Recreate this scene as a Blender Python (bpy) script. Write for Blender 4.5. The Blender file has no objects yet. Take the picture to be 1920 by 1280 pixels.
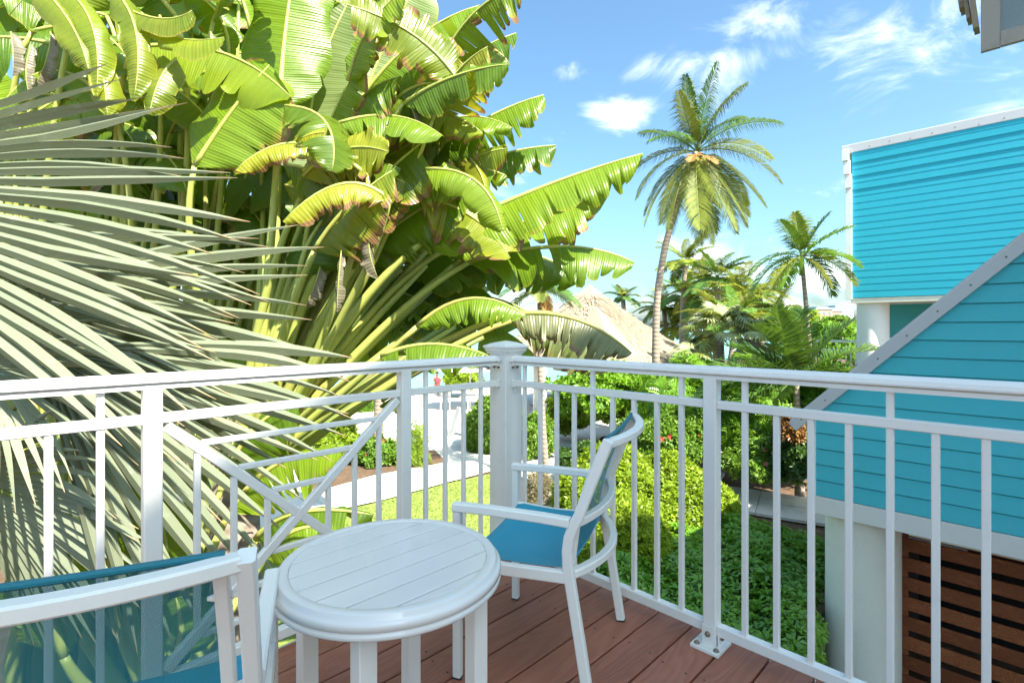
import bpy, bmesh, math, random
import numpy as np
from mathutils import Vector as V, Matrix

C = bpy.context.scene.collection
SC = bpy.context.scene
PI = math.pi
R2 = math.sqrt(0.5)

# ------------------------------------------------------------------ camera
CAM_Z = 1.235          # deck top is z = 0
FPX, V0 = 965.0, 615.0  # focal length and horizon row, in 1920-wide pixels
cam_d = bpy.data.cameras.new('camera')
cam = bpy.data.objects.new('camera', cam_d)
C.objects.link(cam)
cam.location = (0, 0, CAM_Z)
cam.rotation_euler = (PI / 2, 0, 0)
cam_d.sensor_width = 36
cam_d.lens = 36 * FPX / 1920
cam_d.shift_y = -(640 - V0) / 1920
cam_d.clip_start = 0.05
cam_d.clip_end = 5000
SC.camera = cam

DR = V((R2, -R2, 0))   # along the right-hand rail, towards the camera
DN = V((R2, R2, 0))    # away from the camera, square to it


def W(a, n, z):
    return V((R2 * (a + n), R2 * (n - a), z))


def P(u, v, Y):
    return V(((u - 960) / FPX * Y, Y, CAM_Z - (v - V0) / FPX * Y))


GZ = -2.77


def G(u, v, z=GZ):
    Y = FPX * (CAM_Z - z) / (v - V0)
    return V(((u - 960) / FPX * Y, Y, z))


# ------------------------------------------------------------------ sun and sky
SUN_EL = math.radians(50)
az_off = math.radians(9)
HD = (DR * math.cos(az_off) - DN * math.sin(az_off)).normalized()   # level direction towards the sun
SUND = V((HD.x * math.cos(SUN_EL), HD.y * math.cos(SUN_EL), math.sin(SUN_EL)))
sl = bpy.data.lights.new('sun', 'SUN')
sl.energy = 3.3
sl.angle = math.radians(0.6)
sl.color = (1.0, 0.94, 0.82)
so = bpy.data.objects.new('sun', sl)
C.objects.link(so)
so.rotation_euler = (-SUND).to_track_quat('-Z', 'Y').to_euler()
so.location = (10, -10, 20)

world = bpy.data.worlds.new('World')
SC.world = world
world.use_nodes = True
wn, wl = world.node_tree.nodes, world.node_tree.links
wn.clear()
w_out = wn.new('ShaderNodeOutputWorld')
w_bg = wn.new('ShaderNodeBackground')
w_bg.inputs['Strength'].default_value = 0.085
wl.new(w_bg.outputs[0], w_out.inputs[0])
sky = wn.new('ShaderNodeTexSky')
sky.sky_type = 'NISHITA'
sky.sun_disc = False
sky.sun_elevation = SUN_EL
sky.sun_rotation = math.atan2(SUND.x, SUND.y)
sky.air_density = 1.0
sky.dust_density = 2.5
sky.ozone_density = 4.0
w_tint = wn.new('ShaderNodeMix')
w_tint.data_type = 'RGBA'
w_tint.blend_type = 'MULTIPLY'
w_tint.inputs[0].default_value = 1
wl.new(sky.outputs[0], w_tint.inputs[6])
w_tint.inputs[7].default_value = (0.71, 0.885, 0.85, 1)
w_tc = wn.new('ShaderNodeTexCoord')


def wmath(op, a, b=None, clamp=False):
    m = wn.new('ShaderNodeMath')
    m.operation = op
    m.use_clamp = clamp
    for i, x in enumerate((a, b)):
        if x is None:
            continue
        if isinstance(x, (int, float)):
            m.inputs[i].default_value = x
        else:
            wl.new(x, m.inputs[i])
    return m.outputs[0]


w_noise = wn.new('ShaderNodeTexNoise')
w_noise.inputs['Scale'].default_value = 6.5
w_noise.inputs['Detail'].default_value = 9
w_noise.inputs['Roughness'].default_value = 0.62
w_noise.inputs['Distortion'].default_value = 0.7
w_map = wn.new('ShaderNodeMapping')
w_map.inputs['Scale'].default_value = (1, 1, 1.9)
wl.new(w_tc.outputs['Generated'], w_map.inputs[0])
wl.new(w_map.outputs[0], w_noise.inputs['Vector'])
# clouds: (column, row, half-width, half-height, weight) of the ones in view
cl_blobs = [(1420, 40, 170, 80, .66), (1395, 118, 130, 70, .66), (1700, 60, 300, 150, .66), (1590, 30, 120, 70, .6), (1560, 120, 90, 60, .45),
            (1165, 208, 95, 55, .95), (1080, 138, 120, 40, .68), (1235, 130, 150, 65, .66), (1870, 205, 130, 50, .55),
            (1545, 520, 120, 80, 1.0), (1408, 512, 45, 40, 1.0), (1320, 500, 60, 60, .95), (1215, 565, 60, 40, .8),
            (1470, 575, 150, 45, .9), (1900, 100, 120, 70, .5), (500, 300, 250, 90, .6), (120, 480, 260, 70, .7), (700, 560, 300, 50, .7),
            (2300, 300, 300, 120, .6), (1500, -250, 400, 110, .5), (600, -250, 300, 130, .5), (2300, 560, 300, 60, .8)]
acc = None
for (cu, cv, hw, hh, wt) in cl_blobs:
    d = V(((cu - 960) / FPX, 1, (V0 - cv) / FPX)).normalized()
    k = d.length * math.sqrt(((cu - 960) / FPX) ** 2 + 1 + ((V0 - cv) / FPX) ** 2)
    sub = wn.new('ShaderNodeVectorMath')
    sub.operation = 'SUBTRACT'
    wl.new(w_tc.outputs['Generated'], sub.inputs[0])
    sub.inputs[1].default_value = d
    mul = wn.new('ShaderNodeVectorMath')
    mul.operation = 'MULTIPLY'
    wl.new(sub.outputs[0], mul.inputs[0])
    mul.inputs[1].default_value = (FPX * k / hw, FPX * k / hw, FPX * k / hh)
    ln = wn.new('ShaderNodeVectorMath')
    ln.operation = 'LENGTH'
    wl.new(mul.outputs[0], ln.inputs[0])
    m = wmath('MULTIPLY', wmath('SUBTRACT', 1.25, ln.outputs['Value']), wt * .8, False)
    m = wmath('MAXIMUM', m, 0.0)
    acc = m if acc is None else wmath('MAXIMUM', acc, m)
w_n2 = wn.new('ShaderNodeTexNoise')
w_n2.inputs['Scale'].default_value = 2.1
w_n2.inputs['Detail'].default_value = 2
wl.new(w_map.outputs[0], w_n2.inputs['Vector'])
wide = wmath('MAXIMUM', wmath('SUBTRACT', wmath('MULTIPLY', w_n2.outputs[0], 2.2), .92), 0.0)  # cloud scattered over the whole sky, added for neutral fill
acc = wmath('MAXIMUM', acc, wide)
# a bank of low cumulus added all round the horizon, as fill for walls
w_sep = wn.new('ShaderNodeSeparateXYZ')
wl.new(w_tc.outputs['Generated'], w_sep.inputs[0])
bank = wmath('SUBTRACT', .68, wmath('MULTIPLY', wmath('ABSOLUTE', wmath('SUBTRACT', w_sep.outputs[2], .03)), 6.5))
bank = wmath('MAXIMUM', bank, 0.0)
acc = wmath('MAXIMUM', acc, bank)
dens = wmath('ADD', wmath('MULTIPLY', acc, 0.55), wmath('SUBTRACT', w_noise.outputs[0], 0.72))
w_mr = wn.new('ShaderNodeMapRange')
w_mr.interpolation_type = 'SMOOTHSTEP'
w_mr.inputs[1].default_value = -0.02
w_mr.inputs[2].default_value = 0.55
w_mr.inputs[3].default_value = 0
w_mr.inputs[4].default_value = 0.93
wl.new(dens, w_mr.inputs[0])
w_mix = wn.new('ShaderNodeMix')
w_mix.data_type = 'RGBA'
wl.new(w_mr.outputs[0], w_mix.inputs[0])
wl.new(w_tint.outputs[2], w_mix.inputs[6])
w_mix.inputs[7].default_value = (8.6, 8.4, 8.1, 1)
wl.new(w_mix.outputs[2], w_bg.inputs[0])

SC.view_settings.view_transform = 'Standard'
SC.view_settings.look = 'None'
SC.view_settings.exposure = 2.2
SC.view_settings.gamma = 1
SC.view_settings.use_curve_mapping = False
SC.render.engine = 'CYCLES'
SC.cycles.max_bounces = 8
SC.cycles.transparent_max_bounces = 12


# ------------------------------------------------------------------ materials
def nmat(name):
    m = bpy.data.materials.new(name)
    m.use_nodes = True
    nt = m.node_tree
    nt.nodes.clear()
    out = nt.nodes.new('ShaderNodeOutputMaterial')
    b = nt.nodes.new('ShaderNodeBsdfPrincipled')
    nt.links.new(b.outputs[0], out.inputs[0])
    return m, nt, b, out


def nd(nt, t, **kw):
    n = nt.nodes.new(t)
    for k, v in kw.items():
        if k.startswith('i_'):
            n.inputs[k[2:].replace('_', ' ')].default_value = v
        else:
            setattr(n, k, v)
    return n


def mixc(nt, fac, a, b, mode='MIX'):
    m = nt.nodes.new('ShaderNodeMix')
    m.data_type = 'RGBA'
    m.blend_type = mode
    for i, x in ((0, fac), (6, a), (7, b)):
        if hasattr(x, 'node'):
            nt.links.new(x, m.inputs[i])
        elif i == 0:
            m.inputs[0].default_value = x
        else:
            m.inputs[i].default_value = (*x, 1) if len(x) == 3 else x
    return m.outputs[2]


def mathn(nt, op, a, b=None, clamp=False):
    m = nt.nodes.new('ShaderNodeMath')
    m.operation = op
    m.use_clamp = clamp
    for i, x in enumerate((a, b)):
        if x is None:
            continue
        if hasattr(x, 'node'):
            nt.links.new(x, m.inputs[i])
        else:
            m.inputs[i].default_value = x
    return m.outputs[0]


def ramp(nt, x, lo, hi, o0=0.0, o1=1.0):
    m = nt.nodes.new('ShaderNodeMapRange')
    nt.links.new(x, m.inputs[0])
    m.inputs[1].default_value = lo
    m.inputs[2].default_value = hi
    m.inputs[3].default_value = o0
    m.inputs[4].default_value = o1
    return m.outputs[0]


def texco(nt, kind='Object', scale=(1, 1, 1), rot=(0, 0, 0)):
    tc = nt.nodes.new('ShaderNodeTexCoord')
    mp = nt.nodes.new('ShaderNodeMapping')
    mp.inputs['Scale'].default_value = scale
    mp.inputs['Rotation'].default_value = rot
    nt.links.new(tc.outputs[kind], mp.inputs[0])
    return mp.outputs[0]


def noise(nt, vec, scale, detail=4, rough=.55, dist=0):
    n = nt.nodes.new('ShaderNodeTexNoise')
    if vec is not None:
        nt.links.new(vec, n.inputs['Vector'])
    n.inputs['Scale'].default_value = scale
    n.inputs['Detail'].default_value = detail
    n.inputs['Roughness'].default_value = rough
    n.inputs['Distortion'].default_value = dist
    return n.outputs[0]


def bump(nt, b, h, strength, dist=0.01):
    bp = nt.nodes.new('ShaderNodeBump')
    bp.inputs['Strength'].default_value = strength
    bp.inputs['Distance'].default_value = dist
    nt.links.new(h, bp.inputs['Height'])
    nt.links.new(bp.outputs[0], b.inputs['Normal'])


def simple(name, col, rough=.5, var=.12, vscale=6, bstr=0.0, bscale=60, spec=.5, metal=0, dirt=None, dscale=2.5, damt=.5):
    m, nt, b, out = nmat(name)
    vec = texco(nt)
    n = noise(nt, vec, vscale)
    c = mixc(nt, n, tuple(x * (1 - var) for x in col), tuple(min(1, x * (1 + var)) for x in col))
    if dirt:
        dn = noise(nt, vec, dscale, 6, .7)
        c = mixc(nt, mathn(nt, 'MULTIPLY', ramp(nt, dn, .55, .75), damt), c, dirt)
    nt.links.new(c, b.inputs['Base Color'])
    rr = ramp(nt, n, .3, .7, max(0, rough - .08), min(1, rough + .08))
    nt.links.new(rr, b.inputs['Roughness'])
    b.inputs['Specular IOR Level'].default_value = spec
    b.inputs['Metallic'].default_value = metal
    if bstr:
        bump(nt, b, noise(nt, vec, bscale, 5, .6), bstr)
    return m


M = {}
M['rail'] = simple('rail_paint', (.80, .765, .72), .36, .03, 4, .06, 120, dirt=(.60, .58, .54), dscale=9, damt=.35)
M['chair_metal'] = simple('chair_paint', (.82, .785, .735), .4, .02, 3, .04, 200, dirt=(.66, .65, .62), dscale=8, damt=.3)
M['table_metal'] = simple('table_paint', (.74, .70, .67), .12, .02, 3, dirt=(.70, .70, .69), dscale=6, damt=.25)
M['bolt'] = simple('rusted_bolt', (.25, .2, .15), .5, .4, 60, .2, 200, metal=.7)
M['rubber'] = simple('black_rubber', (.03, .03, .03), .7)
M['trim_grey'] = simple('flashing_grey', (.60, .60, .62), .45, .06, 5, .04, 90, dirt=(.4, .38, .36), dscale=5, damt=.3)
M['trim_white'] = simple('trim_white', (.80, .79, .76), .5, .04, 5, .10, 60, dirt=(.6, .57, .5), dscale=4, damt=.3)
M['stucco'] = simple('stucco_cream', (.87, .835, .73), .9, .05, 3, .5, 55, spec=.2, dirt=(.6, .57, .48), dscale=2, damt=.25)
M['white_wall'] = simple('white_stucco', (.82, .81, .80), .85, .03, 3, .25, 60, spec=.2)
M['thatch'] = None
M['soil'] = simple('soil', (.13, .085, .055), .95, .4, 7, .8, 24, spec=.1, dirt=(.28, .22, .15), dscale=5, damt=.7)
M['sand'] = simple('pale_paving', (.66, .62, .55), .85, .08, 2, .15, 40, spec=.2, dirt=(.5, .45, .38), dscale=1.5, damt=.3)
M['slab'] = simple('concrete_slab', (.60, .57, .53), .85, .1, 4, .25, 50, spec=.2, dirt=(.3, .28, .25), dscale=3, damt=.4)
M['paver'] = simple('stone_paver', (.55, .50, .43), .85, .2, 5, .3, 40, spec=.2)
M['bark'] = None
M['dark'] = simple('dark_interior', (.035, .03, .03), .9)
M['orange'] = simple('orange_plastic', (.75, .12, .03), .45)
M['skin'] = simple('skin', (.22, .11, .07), .6)
M['cloth_dark'] = simple('cloth_dark', (.25, .05, .06), .9)
M['hair'] = simple('hair', (.02, .015, .012), .7)
M['signblue'] = simple('sign_blue', (.10, .42, .62), .5)
M['signwhite'] = simple('sign_white', (.60, .57, .50), .6)
M['pink'] = simple('pink_wall', (.50, .22, .16), .9, .06, .3)
M['glass_dark'] = simple('window_dark', (.16, .19, .22), .2)
M['roofgrey'] = simple('roof_blue_grey', (.30, .38, .42), .8)
M['eave_panel'] = simple('eave_panel', (.24, .30, .31), .8, .25, 4, .25, 30)
M['eave_trim'] = simple('eave_trim', (.40, .36, .30), .7, .12, 6, .15, 40, dirt=(.16, .13, .10), dscale=7, damt=.6)
M['shake'] = simple('wood_shake', (.34, .27, .19), .9, .3, 9, .5, 40, dirt=(.10, .08, .08), dscale=10, damt=.8)
M['flower'] = simple('red_petal', (.72, .06, .06), .6)
M['flower_pink'] = simple('pink_petal', (.80, .25, .22), .6)
M['nut'] = simple('coconut', (.36, .34, .07), .6)
M['deadleaf'] = simple('dead_leaf', (.42, .27, .13), .9, .35, 8, .4, 50)


def wood(name, c1, c2, scale, rough, bstr, lengthwise='Y', rscale=1.0, vary=.35):
    m, nt, b, out = nmat(name)
    oi = nt.nodes.new('ShaderNodeObjectInfo')
    tc = nt.nodes.new('ShaderNodeTexCoord')
    add = nt.nodes.new('ShaderNodeVectorMath')
    add.operation = 'MULTIPLY_ADD'
    comb = nt.nodes.new('ShaderNodeCombineXYZ')
    for i in range(3):
        nt.links.new(oi.outputs['Random'], comb.inputs[i])
    nt.links.new(comb.outputs[0], add.inputs[0])
    add.inputs[1].default_value = (17, 31, 3)
    nt.links.new(tc.outputs['Object'], add.inputs[2])
    mp = nt.nodes.new('ShaderNodeMapping')
    nt.links.new(add.outputs[0], mp.inputs[0])
    if scale is None:
        mp.inputs['Rotation'].default_value = (0, 0, math.radians(45))
        m2 = nt.nodes.new('ShaderNodeMapping')
        nt.links.new(mp.outputs[0], m2.inputs[0])
        m2.inputs['Scale'].default_value = (9, 1.1, 9)
        mp = m2
    else:
        mp.inputs['Scale'].default_value = scale
    dn = noise(nt, mp.outputs[0], 1.1, 3, .5)
    ring = noise(nt, mp.outputs[0], .62 * rscale, 2, .35, .25)
    wv = mathn(nt, 'SINE', mathn(nt, 'MULTIPLY', ring, 120.0))
    wv = ramp(nt, wv, -1, 1)
    fine = noise(nt, mp.outputs[0], 14, 4, .7)
    f = mathn(nt, 'ADD', mathn(nt, 'MULTIPLY', wv, .5), mathn(nt, 'MULTIPLY', fine, .5))
    c = mixc(nt, f, c1, c2)
    c = mixc(nt, mathn(nt, 'MULTIPLY', oi.outputs['Random'], vary), c, tuple(x * .6 for x in c1))
    c = mixc(nt, ramp(nt, dn, .55, .8, 0, .35), c, tuple(min(1, x * 1.45) for x in c2))
    nt.links.new(c, b.inputs['Base Color'])
    b.inputs['Roughness'].default_value = rough
    b.inputs['Specular IOR Level'].default_value = .35
    bump(nt, b, f, bstr, .004)
    return m


M['deck'] = wood('deck_composite', (.30, .108, .063), (.395, .158, .102), None, .62, .45, rscale=1.2)
M['slat'] = wood('hardwood_slat', (.23, .055, .022), (.44, .15, .052), (1.2, 8, 14), .5, .35, vary=.8)


def paintwood(name, col, alt):
    m, nt, b, out = nmat(name)
    oi = nt.nodes.new('ShaderNodeObjectInfo')
    vec = texco(nt, 'Object', (1.4, 1.4, 22))
    f = noise(nt, vec, 9, 5, .65)
    big = noise(nt, texco(nt), .9, 3, .5)
    c = mixc(nt, f, tuple(x * .95 for x in col), tuple(min(1, x * 1.05) for x in col))
    c = mixc(nt, ramp(nt, big, .35, .7, 0, .5), c, alt)
    c = mixc(nt, mathn(nt, 'MULTIPLY', oi.outputs['Random'], .3), c, tuple(x * .86 for x in col))
    st = noise(nt, texco(nt, 'Object', (5, 5, .5)), 2.0, 5, .7)
    c = mixc(nt, ramp(nt, st, .52, .8, 0, .28), c, tuple(min(1, x * .8 + .04) for x in col))
    nt.links.new(c, b.inputs['Base Color'])
    b.inputs['Roughness'].default_value = .55
    b.inputs['Specular IOR Level'].default_value = .35
    bump(nt, b, f, .35, .006)
    return m


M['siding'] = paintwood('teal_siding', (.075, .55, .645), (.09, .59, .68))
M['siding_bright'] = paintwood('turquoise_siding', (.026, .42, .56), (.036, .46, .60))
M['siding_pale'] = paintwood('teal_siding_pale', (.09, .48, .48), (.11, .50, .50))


def leafmat(name, dark, light, trans, rough=.4, tr=.3, under=None, veins=0, edge=None, spec=.5, vscale=60):
    m, nt, b, out = nmat(name)
    geo = nt.nodes.new('ShaderNodeNewGeometry')
    oi = nt.nodes.new('ShaderNodeObjectInfo')
    vec = texco(nt, 'Object')
    n = noise(nt, vec, 2.2, 3)
    f = mathn(nt, 'ADD', mathn(nt, 'MULTIPLY', geo.outputs['Random Per Island'], .6), mathn(nt, 'MULTIPLY', n, .5))
    f = mathn(nt, 'ADD', f, mathn(nt, 'MULTIPLY', mathn(nt, 'SUBTRACT', oi.outputs['Random'], .5), .3), True)
    c = mixc(nt, f, dark, light)
    tcol = mixc(nt, f, tuple(x * .8 for x in trans), trans)
    if under:
        c = mixc(nt, mathn(nt, 'MULTIPLY', geo.outputs['Backfacing'], .85), c, under)
    nt.links.new(c, b.inputs['Base Color'])
    b.inputs['Roughness'].default_value = rough
    b.inputs['Specular IOR Level'].default_value = spec
    t = nt.nodes.new('ShaderNodeBsdfTranslucent')
    nt.links.new(tcol, t.inputs[0])
    ms = nt.nodes.new('ShaderNodeMixShader')
    ms.inputs[0].default_value = tr
    nt.links.new(b.outputs[0], ms.inputs[1])
    nt.links.new(t.outputs[0], ms.inputs[2])
    nt.links.new(ms.outputs[0], out.inputs[0])
    return m


M['l_schef'] = leafmat('leaf_glossy_dark', (.075, .21, .020), (.22, .44, .035), (.22, .44, .03), .30, .24)
M['l_gold'] = leafmat('leaf_golden', (.14, .25, .012), (.34, .45, .022), (.42, .54, .03), .5, .34)
M['l_tree'] = leafmat('leaf_bright', (.085, .24, .018), (.24, .43, .03), (.34, .55, .03), .42, .36)
M['l_shrub'] = leafmat('leaf_shrub', (.065, .18, .018), (.20, .34, .035), (.26, .40, .03), .45, .3)
M['l_dry'] = leafmat('leaf_dry', (.20, .17, .09), (.34, .30, .17), (.3, .27, .12), .7, .2)
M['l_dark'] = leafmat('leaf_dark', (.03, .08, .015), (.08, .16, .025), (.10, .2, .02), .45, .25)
M['l_red'] = leafmat('leaf_croton', (.18, .03, .02), (.30, .18, .04), (.3, .1, .03), .4, .2)
M['frond'] = leafmat('palm_frond', (.08, .13, .018), (.24, .27, .05), (.30, .33, .05), .38, .25)
M['frond_green'] = leafmat('palm_frond_green', (.035, .10, .018), (.11, .21, .03), (.18, .30, .03), .36, .25)
M['frond_yellow'] = leafmat('palm_frond_yellow', (.15, .21, .02), (.33, .36, .05), (.40, .42, .05), .4, .3)
M['frond_tip'] = leafmat('palm_frond_fresh', (.07, .19, .02), (.19, .33, .035), (.26, .42, .03), .38, .3)
M['frond_silver'] = leafmat('palm_frond_silver', (.20, .25, .10), (.40, .43, .22), (.34, .40, .12), .5, .25)
M['frond_dead'] = leafmat('palm_frond_dead', (.34, .16, .05), (.50, .28, .09), (.4, .2, .05), .8, .2)


def bananamat():
    m, nt, b, out = nmat('banana_leaf')
    geo = nt.nodes.new('ShaderNodeNewGeometry')
    oi = nt.nodes.new('ShaderNodeObjectInfo')
    uv = nt.nodes.new('ShaderNodeUVMap')
    sep = nt.nodes.new('ShaderNodeSeparateXYZ')
    nt.links.new(uv.outputs[0], sep.inputs[0])
    cs = nt.nodes.new('ShaderNodeSeparateColor')
    nt.links.new(oi.outputs['Color'], cs.inputs[0])
    yel, brn, age = cs.outputs[0], cs.outputs[1], cs.outputs[2]
    vec = texco(nt, 'Object')
    n1 = noise(nt, vec, 3.0, 4, .6)
    n2 = noise(nt, vec, 11.0, 5, .7)
    # veins run from the midrib to the margin
    wv = mathn(nt, 'SINE', mathn(nt, 'MULTIPLY', sep.outputs[0], 2 * PI * 42))
    wv2 = mathn(nt, 'SINE', mathn(nt, 'ADD', mathn(nt, 'MULTIPLY', sep.outputs[0], 2 * PI * 15.3), mathn(nt, 'MULTIPLY', n1, 4)))
    h = mathn(nt, 'ADD', mathn(nt, 'MULTIPLY', wv, .25), mathn(nt, 'MULTIPLY', wv2, .3))
    f = mathn(nt, 'ADD', mathn(nt, 'MULTIPLY', n1, .5), mathn(nt, 'MULTIPLY', oi.outputs['Random'], .72))
    f = mathn(nt, 'ADD', f, mathn(nt, 'MULTIPLY', h, .13), True)
    c = mixc(nt, f, (.032, .095, .009), (.20, .31, .016))
    c = mixc(nt, mathn(nt, 'MULTIPLY', yel, ramp(nt, n1, .3, .6, .35, 1)), c, (.40, .36, .03))
    under = mixc(nt, f, (.17, .22, .085), (.27, .32, .14))
    c = mixc(nt, mathn(nt, 'MULTIPLY', geo.outputs['Backfacing'], .8), c, under)
    av = mathn(nt, 'ABSOLUTE', sep.outputs[1])
    # yellow then brown margin
    e = mathn(nt, 'ADD', av, mathn(nt, 'MULTIPLY', mathn(nt, 'SUBTRACT', n2, .5), .34))
    e = mathn(nt, 'ADD', e, mathn(nt, 'MULTIPLY', mathn(nt, 'SUBTRACT', brn, .5), .42))
    yf = ramp(nt, e, .84, .98)
    bf = ramp(nt, e, .96, 1.02)
    c = mixc(nt, mathn(nt, 'MULTIPLY', yf, .75, True), c, (.42, .33, .04))
    c = mixc(nt, bf, c, (.30, .165, .075))
    c = mixc(nt, age, c, mixc(nt, n2, (.16, .17, .12), (.36, .28, .20)))
    # pale midrib line
    mr = ramp(nt, av, .0, .035, 1, 0)
    c = mixc(nt, mathn(nt, 'MULTIPLY', mr, .6), c, (.36, .42, .10))
    nt.links.new(c, b.inputs['Base Color'])
    nt.links.new(ramp(nt, n2, .3, .7, .26, .42), b.inputs['Roughness'])
    b.inputs['Specular IOR Level'].default_value = .5
    bump(nt, b, h, .55, .006)
    t = nt.nodes.new('ShaderNodeBsdfTranslucent')
    tc = mixc(nt, yel, (.30, .42, .015), (.62, .48, .03))
    tc = mixc(nt, bf, tc, (.3, .15, .05))
    tc = mixc(nt, age, tc, (.2, .14, .08))
    nt.links.new(tc, t.inputs[0])
    ms = nt.nodes.new('ShaderNodeMixShader')
    ms.inputs[0].default_value = .36
    nt.links.new(b.outputs[0], ms.inputs[1])
    nt.links.new(t.outputs[0], ms.inputs[2])
    nt.links.new(ms.outputs[0], out.inputs[0])
    return m


M['banana'] = bananamat()


def stalkmat(name, c1, c2, c3):
    m, nt, b, out = nmat(name)
    vec = texco(nt, 'Object')
    n = noise(nt, vec, 5, 5, .65)
    n2 = noise(nt, vec, 1.6, 3, .5)
    c = mixc(nt, n, c1, c2)
    c = mixc(nt, ramp(nt, n2, .52, .7, 0, .7), c, c3)
    nt.links.new(c, b.inputs['Base Color'])
    b.inputs['Roughness'].default_value = .42
    bump(nt, b, noise(nt, vec, 40, 3), .15, .004)
    return m


M['petiole'] = stalkmat('petiole', (.31, .37, .07), (.50, .52, .14), (.40, .31, .09))
M['petiole_dark'] = stalkmat('petiole_green', (.13, .20, .05), (.24, .29, .09), (.26, .19, .09))


def fanmat():
    m, nt, b, out = nmat('silver_fan_leaf')
    geo = nt.nodes.new('ShaderNodeNewGeometry')
    oi = nt.nodes.new('ShaderNodeObjectInfo')
    uv = nt.nodes.new('ShaderNodeUVMap')
    sep = nt.nodes.new('ShaderNodeSeparateXYZ')
    nt.links.new(uv.outputs[0], sep.inputs[0])
    vec = texco(nt, 'Object')
    cmb = nt.nodes.new('ShaderNodeCombineXYZ')
    nt.links.new(mathn(nt, 'MULTIPLY', sep.outputs[0], 2.0), cmb.inputs[0])
    nt.links.new(mathn(nt, 'MULTIPLY', sep.outputs[1], 9.0), cmb.inputs[1])
    nt.links.new(mathn(nt, 'MULTIPLY', oi.outputs['Random'], 90.0), cmb.inputs[2])
    n = noise(nt, cmb.outputs[0], 3.2, 5, .6)
    n2 = noise(nt, vec, 9, 5, .7)
    f = mathn(nt, 'ADD', mathn(nt, 'MULTIPLY', n, .8), mathn(nt, 'MULTIPLY', oi.outputs['Random'], .25), True)
    c = mixc(nt, f, (.125, .155, .092), (.265, .295, .205))
    c = mixc(nt, ramp(nt, n2, .58, .72, 0, .35), c, (.42, .43, .38))     # waxy bloom, rubbed in patches
    av = mathn(nt, 'ABSOLUTE', sep.outputs[1])
    c = mixc(nt, ramp(nt, av, .90, .99, 0, .6), c, (.30, .30, .17))
    c = mixc(nt, ramp(nt, sep.outputs[0], .94, 1.0), c, (.42, .27, .14))
    nt.links.new(c, b.inputs['Base Color'])
    b.inputs['Roughness'].default_value = .5
    b.inputs['Specular IOR Level'].default_value = .4
    st = mathn(nt, 'SINE', mathn(nt, 'MULTIPLY', sep.outputs[1], 34.0))
    bump(nt, b, st, .16, .003)
    t = nt.nodes.new('ShaderNodeBsdfTranslucent')
    t.inputs[0].default_value = (.30, .34, .15, 1)
    ms = nt.nodes.new('ShaderNodeMixShader')
    ms.inputs[0].default_value = .16
    nt.links.new(b.outputs[0], ms.inputs[1])
    nt.links.new(t.outputs[0], ms.inputs[2])
    nt.links.new(ms.outputs[0], out.inputs[0])
    return m


M['fan'] = fanmat()


def barkmat():
    m, nt, b, out = nmat('palm_bark')
    vec = texco(nt, 'Object', (1, 1, 1))
    n = noise(nt, vec, 6, 6, .7)
    wv = nt.nodes.new('ShaderNodeTexWave')
    wv.bands_direction = 'Z'
    wv.inputs['Scale'].default_value = 2.6
    wv.inputs['Distortion'].default_value = 2.5
    wv.inputs['Detail'].default_value = 3
    nt.links.new(vec, wv.inputs['Vector'])
    f = mathn(nt, 'ADD', mathn(nt, 'MULTIPLY', wv.outputs[1], .4), mathn(nt, 'MULTIPLY', n, .6))
    c = mixc(nt, f, (.17, .125, .095), (.44, .36, .29))
    nt.links.new(c, b.inputs['Base Color'])
    b.inputs['Roughness'].default_value = .9
    bump(nt, b, f, .6, .03)
    return m


M['bark'] = barkmat()


def thatchmat():
    m, nt, b, out = nmat('thatch')
    vec = texco(nt, 'Object', (5, 5, 1.4))
    n = noise(nt, vec, 4, 7, .72)
    n2 = noise(nt, texco(nt), 2.2, 4, .6)
    c = mixc(nt, n, (.27, .215, .145), (.50, .425, .325))
    c = mixc(nt, ramp(nt, n2, .5, .75, 0, .5), c, (.48, .38, .26))
    nt.links.new(c, b.inputs['Base Color'])
    b.inputs['Roughness'].default_value = .95
    b.inputs['Specular IOR Level'].default_value = .1
    bump(nt, b, n, .8, .08)
    return m


M['thatch'] = thatchmat()


def grassmat():
    m, nt, b, out = nmat('lawn')
    vec = texco(nt)
    n = noise(nt, vec, 1.6, 5, .65)
    n2 = noise(nt, vec, 38, 4, .7)
    f = mathn(nt, 'ADD', mathn(nt, 'MULTIPLY', n, .5), mathn(nt, 'MULTIPLY', n2, .5))
    c = mixc(nt, f, (.13, .19, .025), (.30, .36, .075))
    nt.links.new(c, b.inputs['Base Color'])
    b.inputs['Roughness'].default_value = .9
    bump(nt, b, n2, .7, .03)
    return m


M['grass'] = grassmat()


def watermat():
    m, nt, b, out = nmat('sea_water')
    vec = texco(nt, 'Object', (1, 2.2, 1))
    n = noise(nt, vec, .6, 6, .6)
    n2 = noise(nt, texco(nt, 'Object', (.4, 1.6, 1)), .12, 4, .6)
    c = mixc(nt, n2, (.10, .46, .50), (.24, .60, .62))
    nt.links.new(c, b.inputs['Base Color'])
    b.inputs['Roughness'].default_value = .18
    bump(nt, b, n, .35, .25)
    return m


M['water'] = watermat()


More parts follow.
